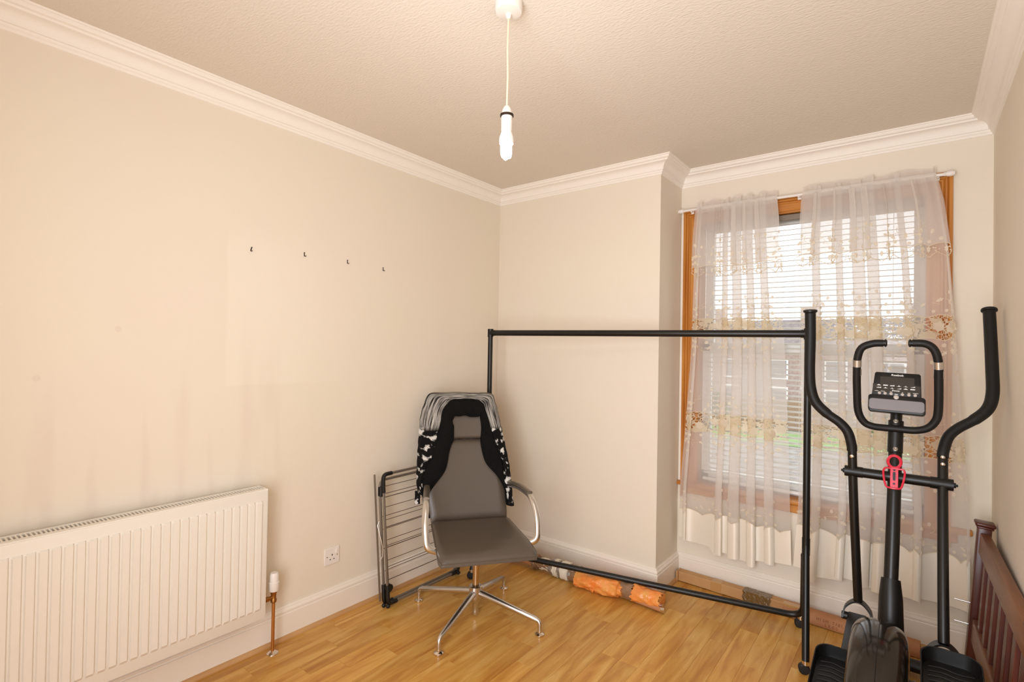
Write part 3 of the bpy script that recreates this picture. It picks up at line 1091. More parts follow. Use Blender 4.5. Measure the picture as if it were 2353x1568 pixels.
# ------------------------------------------------------------------ socket, hooks
sy, sz = -1.3665, 0.325
sock = thing('wall_socket', 'white single plug socket with a switch on the left wall above the skirting', 'socket', (0, sy, sz))
T = frame((0.0, sy, sz), (0, 1, 0), (0, 0, 1), (1, 0, 0))
plate = obj('faceplate', MB(T).extrude(rrect(0.088, 0.088, 0.004), 0.009, None, 0.002), M['white_plastic'], sock)
for (a, b, w, h) in ((0, 0.006, 0.005, 0.009), (-0.011, -0.017, 0.007, 0.0045), (0.011, -0.017, 0.007, 0.0045)):
    obj('pin_slot', MB(T).box((a, b, 0.0092), (w, h, 0.0008)), M['black_plastic'], plate, 0)
obj('switch', MB(T).box((0.026, 0.020, 0.011), (0.011, 0.020, 0.006), 0.001), M['white_plastic'], sock)
for a in (-0.030, 0.030):
    obj('screw', MB(T).lathe([(0.0035, 0.0), (0.0035, 0.0012), (0, 0.0012)], (a, 0.0, 0.0088), (0, 0, 1), 10), M['brushed'], sock)

for i, (y, z, tl, lab) in enumerate(((-1.826, 1.893, -0.25, 'leftmost small dark wall hook, tilted, inside the paler patch of the left wall'),
                                     (-1.559, 1.909, 0.05, 'second small dark wall hook from the left in the row on the left wall'),
                                     (-1.306, 1.907, 0.03, 'third small dark wall hook from the left in the row on the left wall'),
                                     (-1.065, 1.898, 0.06, 'rightmost small dark wall hook of the row, nearest the corner'))):
    h = thing('wall_hook', lab, 'hook', (0, y, z), 'small dark hooks in a row on the left wall', local=True)
    Tt = Matrix.Rotation(tl, 4, 'X') @ Matrix.Scale(0.72, 4)
    mb = MB(Tt)
    mb.bb((0.0, -0.0035, -0.013), (0.003, 0.0035, 0.015), 0.001)
    obj('back_plate', mb, M['black_hook'], h)
    mb = MB(Tt)
    mb.tube(crom([(0.002, 0, -0.002), (0.006, 0, -0.012), (0.013, 0.002, -0.015), (0.017, 0.003, -0.008)], 4), 0.0022, 8)
    mb.tube([(0.002, 0, 0.012), (0.009, 0.001, 0.013)], 0.002, 8)
    obj('prong', mb, M['black_hook'], h)

# ------------------------------------------------------------------ clothes rail
dirx = Vector((1.805, 0.254, 0)).normalized()
TL, TR = Vector((0.243, -0.372, 1.547)), Vector((2.045, -0.118, 1.545))
FL, FR = Vector((0.272, -0.545, 0.055)), Vector((2.072, -0.283, 0.055))
rail = thing('clothes_rail', 'empty black metal clothes rail standing on castors in front of the back wall', 'clothes rail', (1.15, -0.2, 0))
obj('hanging_bar', MB().tube([TL - dirx * 0.0, TR], 0.0185, 18), M['black_paint'], rail)
for Tp, Fp, hy in ((TL, FL, -1), (TR, FR, 1)):
    obj('upright', MB().tube(fillet([Tp + Vector((0, 0, 0.018)), Vector((Tp.x, Tp.y, 0.50)), Fp], 0.06, 6), 0.0160, 16), M['black_paint'], rail)
    obj('joint_cap', MB().tube([Tp + Vector((0, 0, 0.026)), Tp - Vector((0, 0, 0.028))], 0.0190, 16).tube([Tp, Tp + dirx * (0.03 if hy < 0 else -0.03)], 0.0200, 16), M['black_plastic'], rail)
    hp = Vector((Tp.x, Tp.y, 0.56))
    obj('lock_sleeve', MB().tube([hp, hp - Vector((0, 0, 0.08))], 0.0178, 14), M['black_plastic'], rail)
# rear frame: two legs joined by a floor-level bar with bent corners
HL, HR = Vector((TL.x, TL.y, 0.47)), Vector((TR.x, TR.y, 0.47))
BL, BR = Vector((0.36, -0.412, 0.152)), Vector((2.0, 0.135, 0.066))
pts = fillet([HL + Vector((-0.012, 0.015, 0)), BL, BR, HR + Vector((-0.008, 0.018, 0))], 0.085, 8)
obj('rear_frame', MB().tube(pts, 0.0165, 16), M['black_paint'], rail)


def castor(p, ang, parent):
    c, s = math.cos(ang), math.sin(ang)
    st = obj('castor', MB().tube([p + Vector((0, 0, 0.006)), p - Vector((0, 0, 0.012))], 0.0155, 14), M['chrome'], parent)
    q = p + Vector((-0.006 * c, -0.006 * s, 0))
    mb = MB()
    ax = Vector((-s, c, 0))
    for sg in (-1, 1):
        mb.lathe([(0.0, 0.0), (0.020, 0.0), (0.0235, 0.003), (0.0235, 0.010), (0.019, 0.014), (0, 0.015)], Vector((q.x, q.y, 0.0238)) + ax * 0.001 * sg, ax * sg, 18)
    obj('wheel', mb, M['rubber'], st)


castor(FL, 0.6, rail)
castor(FR, 0.3, rail)
castor(Vector((1.985, 0.150, 0.055)), 0.2, rail)

# ------------------------------------------------------------------ folded airer leaning on the left wall
air = thing('clothes_airer', 'folded grey wire clothes airer with black corners leaning on the left wall behind the chair', 'clothes airer', (0.12, -0.85, 0))
ay0, ay1 = -1.113, -0.555


def airer_frame(xb, xt, yb0, yb1, h, z0, r, nm):
    pts = fillet([(xb, yb0, z0), (xb, yb1, z0), (xt, yb1, h), (xt, yb0, h)], 0.04, 5, closed=True)
    return obj(nm, MB().tube(pts, r, 10, closed=True), M['steel_grey'], air)


airer_frame(0.165, 0.100, ay0, ay1, 0.725, 0.022, 0.0075, 'front_frame')
airer_frame(0.140, 0.078, ay0 - 0.006, ay1 + 0.004, 0.690, 0.022, 0.0075, 'rear_frame')
obj('long_rod', MB().tube([(0.118, ay0 - 0.018, 0.03), (0.062, ay0 - 0.030, 0.725)], 0.0055, 8), M['steel_grey'], air)
obj('long_rod', MB().tube([(0.150, ay0 + 0.012, 0.10), (0.092, ay0 + 0.012, 0.62)], 0.0055, 8), M['steel_grey'], air)
for xx, yy, zz, sgy, sgz in ((0.165, ay0, 0.022, 1, 1), (0.100, ay0, 0.725, 1, -1), (0.165, ay1, 0.022, -1, 1), (0.140, ay0 - 0.008, 0.022, 1, 1)):
    dx = -0.093 * 0.075 * (1 if sgz > 0 else -1)
    pts = fillet([(xx, yy + sgy * 0.06, zz), (xx, yy, zz), (xx + dx, yy, zz + sgz * 0.10)], 0.035, 5)
    obj('corner_fitting', MB().tube(pts, 0.0115, 10), M['black_plastic'], air)
for xx, yy, zz in ((0.166, ay0, 0.012), (0.142, ay0 - 0.01, 0.012), (0.166, ay1, 0.012), (0.142, ay1, 0.012)):
    obj('foot', MB().ball((xx, yy, zz), 0.0118, 10), M['rubber'], air)
obj('hinge', MB().tube([(0.165, ay0 + 0.012, 0.105), (0.135, ay0 + 0.012, 0.105)], 0.022, 16), M['black_plastic'], air)
obj('hinge', MB().bb((0.070, ay0 - 0.014, 0.60), (0.100, ay0 + 0.010, 0.66), 0.006), M['black_plastic'], air)
wz = [0.15, 0.195, 0.22, 0.255, 0.315, 0.335, 0.365, 0.42, 0.435, 0.475, 0.49, 0.545, 0.60, 0.612, 0.66]
for i, z in enumerate(wz):
    t = (z - 0.022) / 0.70
    x = 0.165 - 0.065 * t - (0.022 if i % 3 == 1 else 0.0)
    obj('wire', MB().tube([(x, ay0 + 0.004, z), (x, ay1 - 0.004, z)], 0.0019 if i % 4 else 0.0026, 6), M['wire'], air)
obj('stay_wire', MB().tube([(0.100, ay0 - 0.02, 0.47), (0.105, ay0 - 0.035, 0.45), (0.125, ay0 - 0.012, 0.33), (0.130, ay0 - 0.016, 0.28), (0.128, ay0 - 0.03, 0.262)], 0.0028, 6), M['brushed'], air)

# ------------------------------------------------------------------ office chair (local frame: -y is the front)
ch = thing('office_chair', 'grey leather swivel chair on a four-legged chrome base with a cardigan over its back', 'chair', (0.592, -0.868, 0), local=True, rz=math.radians(53))


def leather_slab(poly, thick, T, bev=0.014, seg=4):
    return MB().extrude(poly, thick, T, bev, seg)


# seat
SX0, SX1 = 0.225, 0.247
poly = []
corn = [(-SX0, 0.175), (SX0, 0.175), (SX1, -0.335), (-SX1, -0.335)]
poly = [(p.x, p.y) for p in fillet([(x, y, 0) for x, y in corn], [0.03, 0.03, 0.05, 0.05], 6, closed=True)]
mb = MB()
ng = 16


def seat_pt(u, v):
    y = 0.178 - v * 0.515
    hw = SX0 + (SX1 - SX0) * v
    x = (u - 0.5) * 2 * hw
    return x, y


def seat_surf(top):
    def fn(u, v):
        x, y = seat_pt(u, v)
        # round the plan corners
        ex = max(0.0, abs(u - 0.5) * 2 - 0.86) / 0.14
        ey = max(0.0, v - 0.88) / 0.12
        eb = max(0.0, 0.06 - v) / 0.06
        x *= 1 - 0.05 * ey * ey * ex
        edge = max(ex, ey, eb)
        z = 0.474 - 0.006 * math.sin(PI * u) * math.sin(PI * min(1, v * 1.1)) - 0.018 * max(0, v - 0.7) / 0.3
        drop = 0.020 * (1 - math.sqrt(max(0.0, 1 - edge * edge)))
        if top:
            z -= drop
        else:
            z = z - 0.050 + drop * 0.5
        return (x, y, z)
    return fn


mb.grid(seat_surf(True), 24, 24)
mb.grid(seat_surf(False), 24, 24)
# close the rim
N_ = 24
rim = [(i / N_, 0) for i in range(N_)] + [(1, i / N_) for i in range(N_)] + [(1 - i / N_, 1) for i in range(N_)] + [(0, 1 - i / N_) for i in range(N_)]
ra = [mb.v(seat_surf(True)(*q)) for q in rim]
rb = [mb.v(seat_surf(False)(*q)) for q in rim]
for i in range(len(rim)):
    j = (i + 1) % len(rim)
    mb.f([ra[i], ra[j], rb[j], rb[i]])
bmesh.ops.remove_doubles(mb.bm, verts=mb.bm.verts, dist=1e-5)
seat = obj('seat', mb, M['leather'], ch, 60)
obj('piping', MB().tube([Vector(seat_surf(True)(*q)) + Vector((0, 0, -0.002)) for q in rim], 0.0035, 6, closed=True), M['leather'], seat)
obj('seat_shell', MB().bb((-0.19, -0.26, 0.405), (0.19, 0.17, 0.430), 0.008, 2), M['black_plastic'], ch)

# back: front face plane y = 0.19 + 0.3 (z - 0.48)
BZ = [(0.455, -0.225, 0.215), (0.50, -0.232, 0.218), (0.60, -0.252, 0.212), (0.70, -0.245, 0.206), (0.80, -0.225, 0.185), (0.896, -0.205, 0.158)]
HZ = [(0.900, -0.204, 0.156), (1.00, -0.215, 0.155), (1.08, -0.215, 0.155), (1.13, -0.208, 0.148), (1.143, -0.190, 0.130)]


def back_y(z):
    return 0.19 + 0.3 * (z - 0.48)


def back_block(rows, puff, thick):
    zs = [r[0] for r in rows]
    mb = MB()
    nz = 18

    def face(front):
        def fn(u, v):
            z = zs[0] + (zs[-1] - zs[0]) * v
            l = interp([(r[0], r[1]) for r in rows], z)
            r_ = interp([(r[0], r[2]) for r in rows], z)
            x = l + (r_ - l) * u
            eu = max(0.0, abs(u - 0.5) * 2 - 0.88) / 0.12
            ev = max(0.0, abs(v - 0.5) * 2 - 0.93) / 0.07
            e = min(1.0, max(eu, ev))
            dr = 0.014 * (1 - math.sqrt(1 - e * e))
            side = 0.012 * (abs(u - 0.5) * 2) ** 2
            y = back_y(z) - side
            y = y - puff + dr if front else y + thick - dr * 0.5
            return (x, y, z)
        return fn
    mb.grid(face(True), 20, nz)
    mb.grid(face(False), 20, nz)
    rim_ = [(i / 20, 0) for i in range(20)] + [(1, i / nz) for i in range(nz)] + [(1 - i / 20, 1) for i in range(20)] + [(0, 1 - i / nz) for i in range(nz)]
    a = [mb.v(face(True)(*q)) for q in rim_]
    b = [mb.v(face(False)(*q)) for q in rim_]
    for i in range(len(rim_)):
        j = (i + 1) % len(rim_)
        mb.f([a[i], a[j], b[j], b[i]])
    bmesh.ops.remove_doubles(mb.bm, verts=mb.bm.verts, dist=1e-5)
    return mb


obj('backrest', back_block(BZ, 0.0, 0.030), M['leather'], ch, 60)
obj('headrest', back_block(HZ, 0.006, 0.030), M['leather'], ch, 60)

# arms: polished aluminium loops
for s in (-1, 1):
    xo = 0.283
    p = [(s * 0.232 - 0.01, 0.245, 0.640), (s * 0.262, 0.10, 0.655), (s * xo, -0.085, 0.652), (s * (xo + 0.012), -0.155, 0.560),
         (s * (xo + 0.004), -0.185, 0.455), (s * 0.215, -0.175, 0.428)]
    path = fillet(p, [0, 0.05, 0.055, 0.06, 0.03, 0], 6)
    obj('armrest', MB().tube(path, 0.0125, 12, flat=1.35), M['brushed'], ch)
    pp = fillet([(s * 0.240 - 0.008, 0.225, 0.655), (s * 0.262, 0.10, 0.669), (s * (xo - 0.003), -0.055, 0.664)], 0.05, 5)
    obj('arm_pad', MB().tube(pp, [0.010] * len(pp), 10, flat=1.7), M['steel_grey'], ch)

# column and base
obj('gas_column', MB().lathe([(0.0175, 0.135), (0.0175, 0.378), (0.0, 0.378)], (0, 0, 0), seg=20), M['column'], ch)
obj('column_top', MB().lathe([(0.024, 0.375), (0.024, 0.40), (0.05, 0.405), (0.06, 0.416), (0, 0.416)], (0, 0, 0), seg=24), M['steel_grey'], ch)
obj('hub', MB().lathe([(0.0, 0.030), (0.0175, 0.030), (0.0175, 0.075), (0.021, 0.080), (0.030, 0.090), (0.034, 0.105), (0.036, 0.165), (0.030, 0.168), (0.030, 0.160), (0, 0.160)], (0, 0, 0), seg=28), M['brushed'], ch)
obj('lower_column', MB().lathe([(0.0, 0.012), (0.016, 0.012), (0.018, 0.018), (0.018, 0.034), (0, 0.034)], (0, 0, 0), seg=20), M['brushed'], ch)
for fx, fy in ((-0.233, -0.300), (0.282, -0.256), (0.228, 0.270), (-0.280, 0.238)):
    d = Vector((fx, fy, 0)).normalized()
    e = Vector((fx, fy, 0))
    path = fillet([d * 0.028 + Vector((0, 0, 0.132)), e + Vector((0, 0, 0.072)), e + Vector((0, 0, 0.018))], 0.022, 6)
    n_ = len(path)
    rr = [0.0165 - 0.0065 * min(1, i / 2) if i < 2 else 0.0105 for i in range(n_)]
    rr[0] = 0.0185
    leg = obj('leg', MB().tube(path, rr, 14), M['brushed'], ch)
    obj('foot', MB().lathe([(0.0, 0.0), (0.021, 0.0), (0.0235, 0.003), (0.0235, 0.009), (0.018, 0.013), (0.011, 0.016), (0.011, 0.024), (0, 0.024)], e, seg=22), M['chrome'], leg)

# ------------------------------------------------------------------ cardigan over the chair back (same local frame)
card = thing('cardigan', 'black and white marled knit cardigan with a broad black collar hung over the chair back', 'clothing', (0.592, -0.868, 0), local=True, rz=math.radians(53))
ol = [(-0.24, 1.154), (-0.271, 1.074), (-0.284, 1.016), (-0.29, 0.947), (-0.297, 0.862), (-0.303, 0.768), (-0.306, 0.685), (-0.300, 0.62)]
orr = [(0.172, 1.150), (0.198, 1.047), (0.216, 0.945), (0.227, 0.885), (0.243, 0.786), (0.255, 0.688), (0.257, 0.603), (0.265, 0.522)]
col_ = [(-0.116, 1.117), (-0.151, 1.072), (-0.165, 1.003), (-0.187, 0.925), (-0.204, 0.85), (-0.23, 0.789), (-0.254, 0.756), (-0.266, 0.715), (-0.274, 0.665), (-0.262, 0.60)]
cil = [(-0.081, 1.032), (-0.094, 1.002), (-0.082, 0.977), (-0.09, 0.904), (-0.106, 0.865), (-0.128, 0.775), (-0.15, 0.72), (-0.201, 0.662), (-0.250, 0.607)]
cto = [(-0.116, 1.117), (-0.089, 1.133), (-0.015, 1.136), (0.065, 1.130), (0.102, 1.105)]
cti = [(-0.081, 1.032), (-0.023, 1.036), (0.05, 1.026), (0.077, 1.037)]
cir = [(0.078, 1.037), (0.080, 0.973), (0.077, 0.899), (0.079, 0.831), (0.098, 0.776), (0.138, 0.717), (0.182, 0.668), (0.208, 0.620)]
cor_ = [(0.102, 1.105), (0.116, 1.054), (0.13, 0.998), (0.153, 0.917), (0.176, 0.848), (0.194, 0.788), (0.205, 0.738), (0.205, 0.671), (0.214, 0.53)]
top_o = [(-0.24, 1.154), (-0.225, 1.166), (-0.19, 1.169), (-0.035, 1.170), (0.13, 1.168), (0.160, 1.164), (0.172, 1.150)]


def resample(pl, n):
    P = crom([(x, 0, z) for x, z in pl], 6)
    L = [0]
    for a, b in zip(P, P[1:]):
        L.append(L[-1] + (b - a).length)
    out = []
    for i in range(n + 1):
        t = L[-1] * i / n
        k = 0
        while k < len(L) - 2 and L[k + 1] < t:
            k += 1
        s = 0 if L[k + 1] == L[k] else (t - L[k]) / (L[k + 1] - L[k])
        out.append(P[k] * (1 - s) + P[k + 1] * s)
    return out


def chain(a, b, c, na=34, nb=26, nc=34):
    return resample(list(reversed(a)), na)[:-1] + resample(b, nb)[:-1] + resample(c, nc)


O = chain(ol, top_o, orr)
I = chain(col_, cto, cor_)
Q = chain(cil, cti, cir)
NT = len(O) - 1
LEN = 1.5


def wob(i, a=0.003, k=0.9, p=0.0):
    return a * math.sin(i * k + p) + 0.5 * a * math.sin(i * 2.3 * k + 1.0 + p)


mb = MB()


def marl(u, v):
    i = int(round(u * NT))
    a, o = I[i], O[i]
    if v <= 0.5:
        t = v / 0.5
        p = a * (1 - t) + o * t
        y = back_y(p.z) - 0.020 - 0.016 * math.sin(PI * min(1, t * 0.9 + 0.1)) + 0.006 * t + wob(i, 0.0022, 0.7, 5 * t)
        if t > 0.85:
            y += 0.018 * (t - 0.85) / 0.15
        return Vector((p.x + (0.0015 * math.sin(i * 1.7) if t > 0.9 else 0), y, p.z))
    t = (v - 0.5) / 0.5
    c = Vector((-0.03, 0, min(o.z, 1.16)))
    p = o * (1 - t) + c * t
    y = back_y(o.z) - 0.005 + 0.055 * math.sin(PI / 2 * min(1, t * 6)) + 0.012 * math.sin(6 * t)
    return Vector((p.x, y, p.z + (0.0 if o.z < 1.15 else 0.004 * math.sin(PI * min(1, t * 6)) - 0.02 * t)))


mb.grid(marl, NT, 26, uv=lambda u, v: (u * LEN, v * 0.34))
obj('knit_body', mb, M['knit'], card, 60)
mb = MB()


def collar(u, v):
    i = int(round(u * NT))
    a, b = I[i], Q[i]
    # fold over both edges so that the collar is a fat padded roll
    t = min(1.0, max(0.0, v * 1.2 - 0.1))
    p = a * (1 - t) + b * t
    y = back_y(p.z) - 0.030 - 0.016 * math.sin(PI * t) + wob(i, 0.0016, 0.35, 3 * t)
    if v < 0.09:
        y += 0.022 * (0.09 - v) / 0.09
    if v > 0.91:
        y += 0.026 * (v - 0.91) / 0.09
    n_ = (b - a)
    e = 0.002 * math.sin(i * 0.6)
    return Vector((p.x + e, y, p.z + e))


mb.grid(collar, NT, 18, uv=lambda u, v: (u * LEN, v * 0.1))
obj('collar', mb, M['collar'], card, 60)
obj('neck_label', MB().bb((-0.060, back_y(1.158) - 0.029, 1.146), (-0.012, back_y(1.158) - 0.0265, 1.157)), M['collar'], card, 0)
mb = MB()
mb.grid(lambda u, v: (-0.262 + 0.055 * u - 0.012 * v * (1 - u) + 0.05 * max(0, 0.4 - v) , 0.245 + 0.010 * math.sin(5 * u + 4 * v), 0.46 + 0.19 * v), 8, 10,
        uv=lambda u, v: (0.05 * u, 0.2 * v))
obj('sleeve', mb, M['collar'], card, 60)
mb = MB()
mb.grid(lambda u, v: (-0.315 + 0.03 * u, 0.225 + 0.006 * math.sin(7 * v), 0.555 + 0.075 * v), 5, 8, uv=lambda u, v: (0.7 + 0.05 * u, 0.2 * v))
obj('cuff', mb, M['knit'], card, 60)

# ------------------------------------------------------------------ elliptical trainer
el = thing('elliptical_trainer', 'black elliptical cross trainer with tall handles standing in front of the net curtains', 'exercise machine', (2.39, -0.7, 0))
mast = [(2.390, -0.545, 0.36), (2.386, -0.487, 0.564), (2.389, -0.441, 0.71), (2.392, -0.363, 0.955), (2.393, -0.310, 1.10)]
obj('mast', MB().tube(mast, 0.0235, 18), M['black_paint'], el)
obj('upper_mast', MB().tube([(2.393, -0.335, 1.06), (2.394, -0.296, 1.18), (2.395, -0.285, 1.23)], 0.0205, 16), M['black_paint'], el)
cl = obj('clamp_collar', MB().tube([(2.392, -0.336, 1.052), (2.394, -0.305, 1.178)], 0.0262, 18), M['black_plastic'], el)
for z in (1.085, 1.195):
    yy = -0.345 + (z - 1.05) * 0.25 - 0.018
    obj('bolt', MB().lathe([(0.0085, 0), (0.0085, 0.003), (0.005, 0.004), (0, 0.002)], (2.394, yy - 0.004, z - 0.015), (0, -0.95, 0.3), 12), M['steel_grey'], cl)
# console
CT = frame((2.395, -0.345, 1.298), (1, 0.0, -0.03), (0, 0.287, 0.958), (0, -0.958, 0.287))
con = obj('console', MB(CT).extrude([(-0.083, -0.02), (-0.0735, 0.077), (-0.069, 0.083), (0.073, 0.083), (0.0785, 0.077), (0.081, -0.02)], 0.024,
                                    Matrix.Translation((0, 0, -0.024)), 0.004, 2)
          .extrude(rrect(0.188, 0.071, 0.012), 0.032, Matrix.Translation((0.0, -0.049, -0.031)), 0.003, 2), M['black_plastic'], el)
obj('display', MB(CT).box((0.002, 0.047, 0.0006), (0.112, 0.032, 0.0012)), M['lcd'], con, 0)
obj('gloss_strip', MB(CT).box((-0.001, 0.014, 0.0004), (0.156, 0.034, 0.0008)), M['lcd'], con, 0)
obj('ledge', MB(CT).extrude(rrect(0.182, 0.046, 0.012), 0.004, Matrix.Translation((0.0, -0.0545, 0.0005)), 0.0015), M['silver_panel'], con)
for i in range(7):
    mb = MB(CT)
    x = (-0.056, -0.037, -0.017, 0.0, 0.020, 0.041, 0.061)[i]
    r, y = (0.0088, -0.0205) if i == 3 else (0.0058, -0.0075)
    mb.lathe([(r, 0.0), (r, 0.002), (r * 0.8, 0.003), (0, 0.003)], (x, y, 0.0), (0, 0, 1), 14)
    obj('button', mb, M['button'], con)
mb = MB(CT)
icons = [[(0, 0), (3, 2), (5, 3), (7, 2), (10, 0)], [(0, 0), (0, 2), (2, 3), (4, 2), (6, 3), (8, 2), (10, 3), (10, 0)],
         [(0, 0), (1, 2), (3, 1), (4, 3), (6, 1), (8, 3), (9, 2), (10, 3), (10, 0)], [(0, 0), (3, 1), (5, 3), (7, 1), (10, 0)],
         [(0, 0), (4, 1), (5, 3), (6, 1), (10, 0)], [(0, 0), (9, 2), (10, 3), (10, 0)]]
for row in range(2):
    for i in range(6):
        ic = icons[(i + row * 2) % 6]
        x0_, y0_ = -0.066 + i * 0.0222, 0.0245 - row * 0.0105
        mb.extrude([(x0_ + a * 0.00155, y0_ + b * 0.0017) for a, b in ic], 0.0004, Matrix.Translation((0, 0, 0.0009)))
for x, w in ((-0.066, 0.012), (-0.045, 0.014), (-0.017, 0.008), (0.020, 0.004), (0.041, 0.009), (0.062, 0.017)):
    mb.box((x, 0.0008, 0.0010), (w, 0.0014, 0.0004))
mb.box((0.0, -0.0085, 0.0012), (0.011, 0.0024, 0.0004))
obj('key_legend', mb, M['print_white'], con, 0)


def text_part(name, body, size, T, m, parent, ext=0.0002, bold=0.0, sx=1.0):
    cu = bpy.data.curves.new(name, 'FONT')
    cu.body = body
    cu.size = size
    cu.extrude = ext
    cu.offset = bold
    cu.align_x, cu.align_y = 'CENTER', 'CENTER'
    to = bpy.data.objects.new(name, cu)
    COL.objects.link(to)
    bpy.context.view_layer.update()
    me = bpy.data.meshes.new_from_object(to.evaluated_get(bpy.context.evaluated_depsgraph_get()))
    bpy.data.objects.remove(to)
    root = parent
    while root.parent:
        root = root.parent
    me.transform(Matrix.Translation(-OFF[root]) @ T @ Matrix.Diagonal((sx, 1, 1, 1)))
    me.materials.clear()
    me.materials.append(m)
    o = bpy.data.objects.new(name, me)
    COL.objects.link(o)
    o.parent = parent
    return o


text_part('brand_lettering', 'Reebok', 0.0105, CT @ Matrix.Translation((0.003, 0.0715, 0.0008)), M['print_white'], con, bold=0.00025, sx=1.25)
text_part('power_lettering', 'Power', 0.0085, CT @ Matrix.Translation((-0.001, 0.0060, 0.0012)), M['print_white'], con, bold=0.0002, sx=1.15)

# fixed handlebar
loop = [(2.354, -0.429, 1.497), (2.319, -0.429, 1.495), (2.282, -0.424, 1.477), (2.267, -0.413, 1.432), (2.264, -0.397, 1.368), (2.264, -0.379, 1.295), (2.267, -0.358, 1.212),
        (2.287, -0.347, 1.167), (2.316, -0.343, 1.152), (2.353, -0.338, 1.149), (2.397, -0.336, 1.149), (2.453, -0.338, 1.149), (2.493, -0.346, 1.162), (2.518, -0.353, 1.192),
        (2.527, -0.364, 1.236), (2.527, -0.392, 1.347), (2.524, -0.413, 1.431), (2.510, -0.424, 1.477), (2.484, -0.429, 1.496), (2.446, -0.429, 1.498)]
hb = obj('handlebar', MB().tube(crom(loop, 4), 0.0145, 14), M['foam'], el)
for x, s in ((2.354, 1), (2.446, -1)):
    obj('end_cap', MB().lathe([(0.0125, 0.0), (0.0125, 0.004), (0.0155, 0.005), (0.0155, 0.009), (0.010, 0.013), (0, 0.013)], (x, -0.429, 1.4975), (s, 0, 0), 14), M['black_plastic'], hb)
for p0, p1 in (((2.266, -0.4115, 1.428), (2.265, -0.4045, 1.400)), ((2.2645, -0.400, 1.392), (2.2642, -0.393, 1.364)),
               ((2.525, -0.4115, 1.428), (2.5262, -0.4045, 1.400)), ((2.5265, -0.400, 1.392), (2.5268, -0.393, 1.364))):
    obj('pulse_sensor', MB().tube([p0, p1], 0.0158, 16), M['brushed'], hb)

# cross axle
axp = [Vector((2.213, -0.362, 0.957)), Vector((2.583, -0.362, 0.955))]
obj('cross_axle', MB().tube([(2.275, -0.362, 0.957), (2.515, -0.362, 0.956)], 0.0205, 18), M['black_paint'], el)
for a, b, cx in (((2.222, -0.362, 0.957), (2.286, -0.362, 0.957), -1), ((2.504, -0.362, 0.956), (2.574, -0.362, 0.955), 1)):
    hubp = obj('pivot_sleeve', MB().tube([a, b], 0.0225, 18), M['black_plastic'], el)
    e = Vector(a if cx < 0 else b)
    obj('axle_bolt', MB().tube([e, e + Vector((0.007 * cx, 0, 0))], 0.010, 8).tube([e, e + Vector((0.013 * cx, 0, 0))], 0.005, 8), M['black_plastic'], hubp)

# moving arms
Larm = [(2.098, -0.434, 1.628), (2.0975, -0.421, 1.512), (2.094, -0.407, 1.380), (2.098, -0.398, 1.300), (2.116, -0.392, 1.240), (2.157, -0.387, 1.195), (2.204, -0.384, 1.160), (2.233, -0.380, 1.122), (2.246, -0.374, 1.070), (2.248, -0.372, 1.045)]
Llow = [(2.248, -0.371, 1.06), (2.250, -0.362, 0.954), (2.256, -0.339, 0.739), (2.263, -0.319, 0.552), (2.269, -0.303, 0.395)]
Rarm = [(2.697, -0.048, 1.640), (2.698, -0.099, 1.522), (2.698, -0.156, 1.398), (2.696, -0.200, 1.305), (2.680, -0.227, 1.246), (2.640, -0.248, 1.202), (2.590, -0.266, 1.164), (2.560, -0.282, 1.128), (2.545, -0.306, 1.075), (2.543, -0.315, 1.05)]
Rlow = [(2.543, -0.310, 1.06), (2.542, -0.357, 0.967), (2.541, -0.424, 0.824), (2.540, -0.522, 0.614), (2.540, -0.600, 0.445)]
for arm, low, rg in ((Larm, Llow, 0.0195), (Rarm, Rlow, 0.0195)):
    pts = crom(arm, 6)
    rr = [rg + (0.0015 if i < len(pts) * 0.55 else -0.0005) for i in range(len(pts))]
    g = obj('swing_handle', MB().tube(pts, rr, 18), M['foam'], el)
    d = (pts[0] - pts[1]).normalized()
    obj('end_cap', MB().lathe([(0.0195, -0.004), (0.026, 0.0), (0.0275, 0.004), (0.0265, 0.009), (0.020, 0.012), (0, 0.013)], pts[0], d, 20), M['black_plastic'], g)
    la = obj('swing_arm', MB().tube(low, 0.0168, 16), M['black_paint'], el)
    for t in (0.08, 0.35):
        p = Vector(low[0]).lerp(Vector(low[1]), t)
        obj('bolt', MB().lathe([(0.0075, 0.0), (0.0075, 0.003), (0.004, 0.005), (0, 0.005)], p + Vector((0, -0.0155, 0)), (0, -1, 0), 12), M['chrome'], la)

# bent fork straps under each arm, foot rails and pedals
Lf, Rf = Vector((2.269, -0.303, 0.392)), Vector((2.540, -0.602, 0.440))


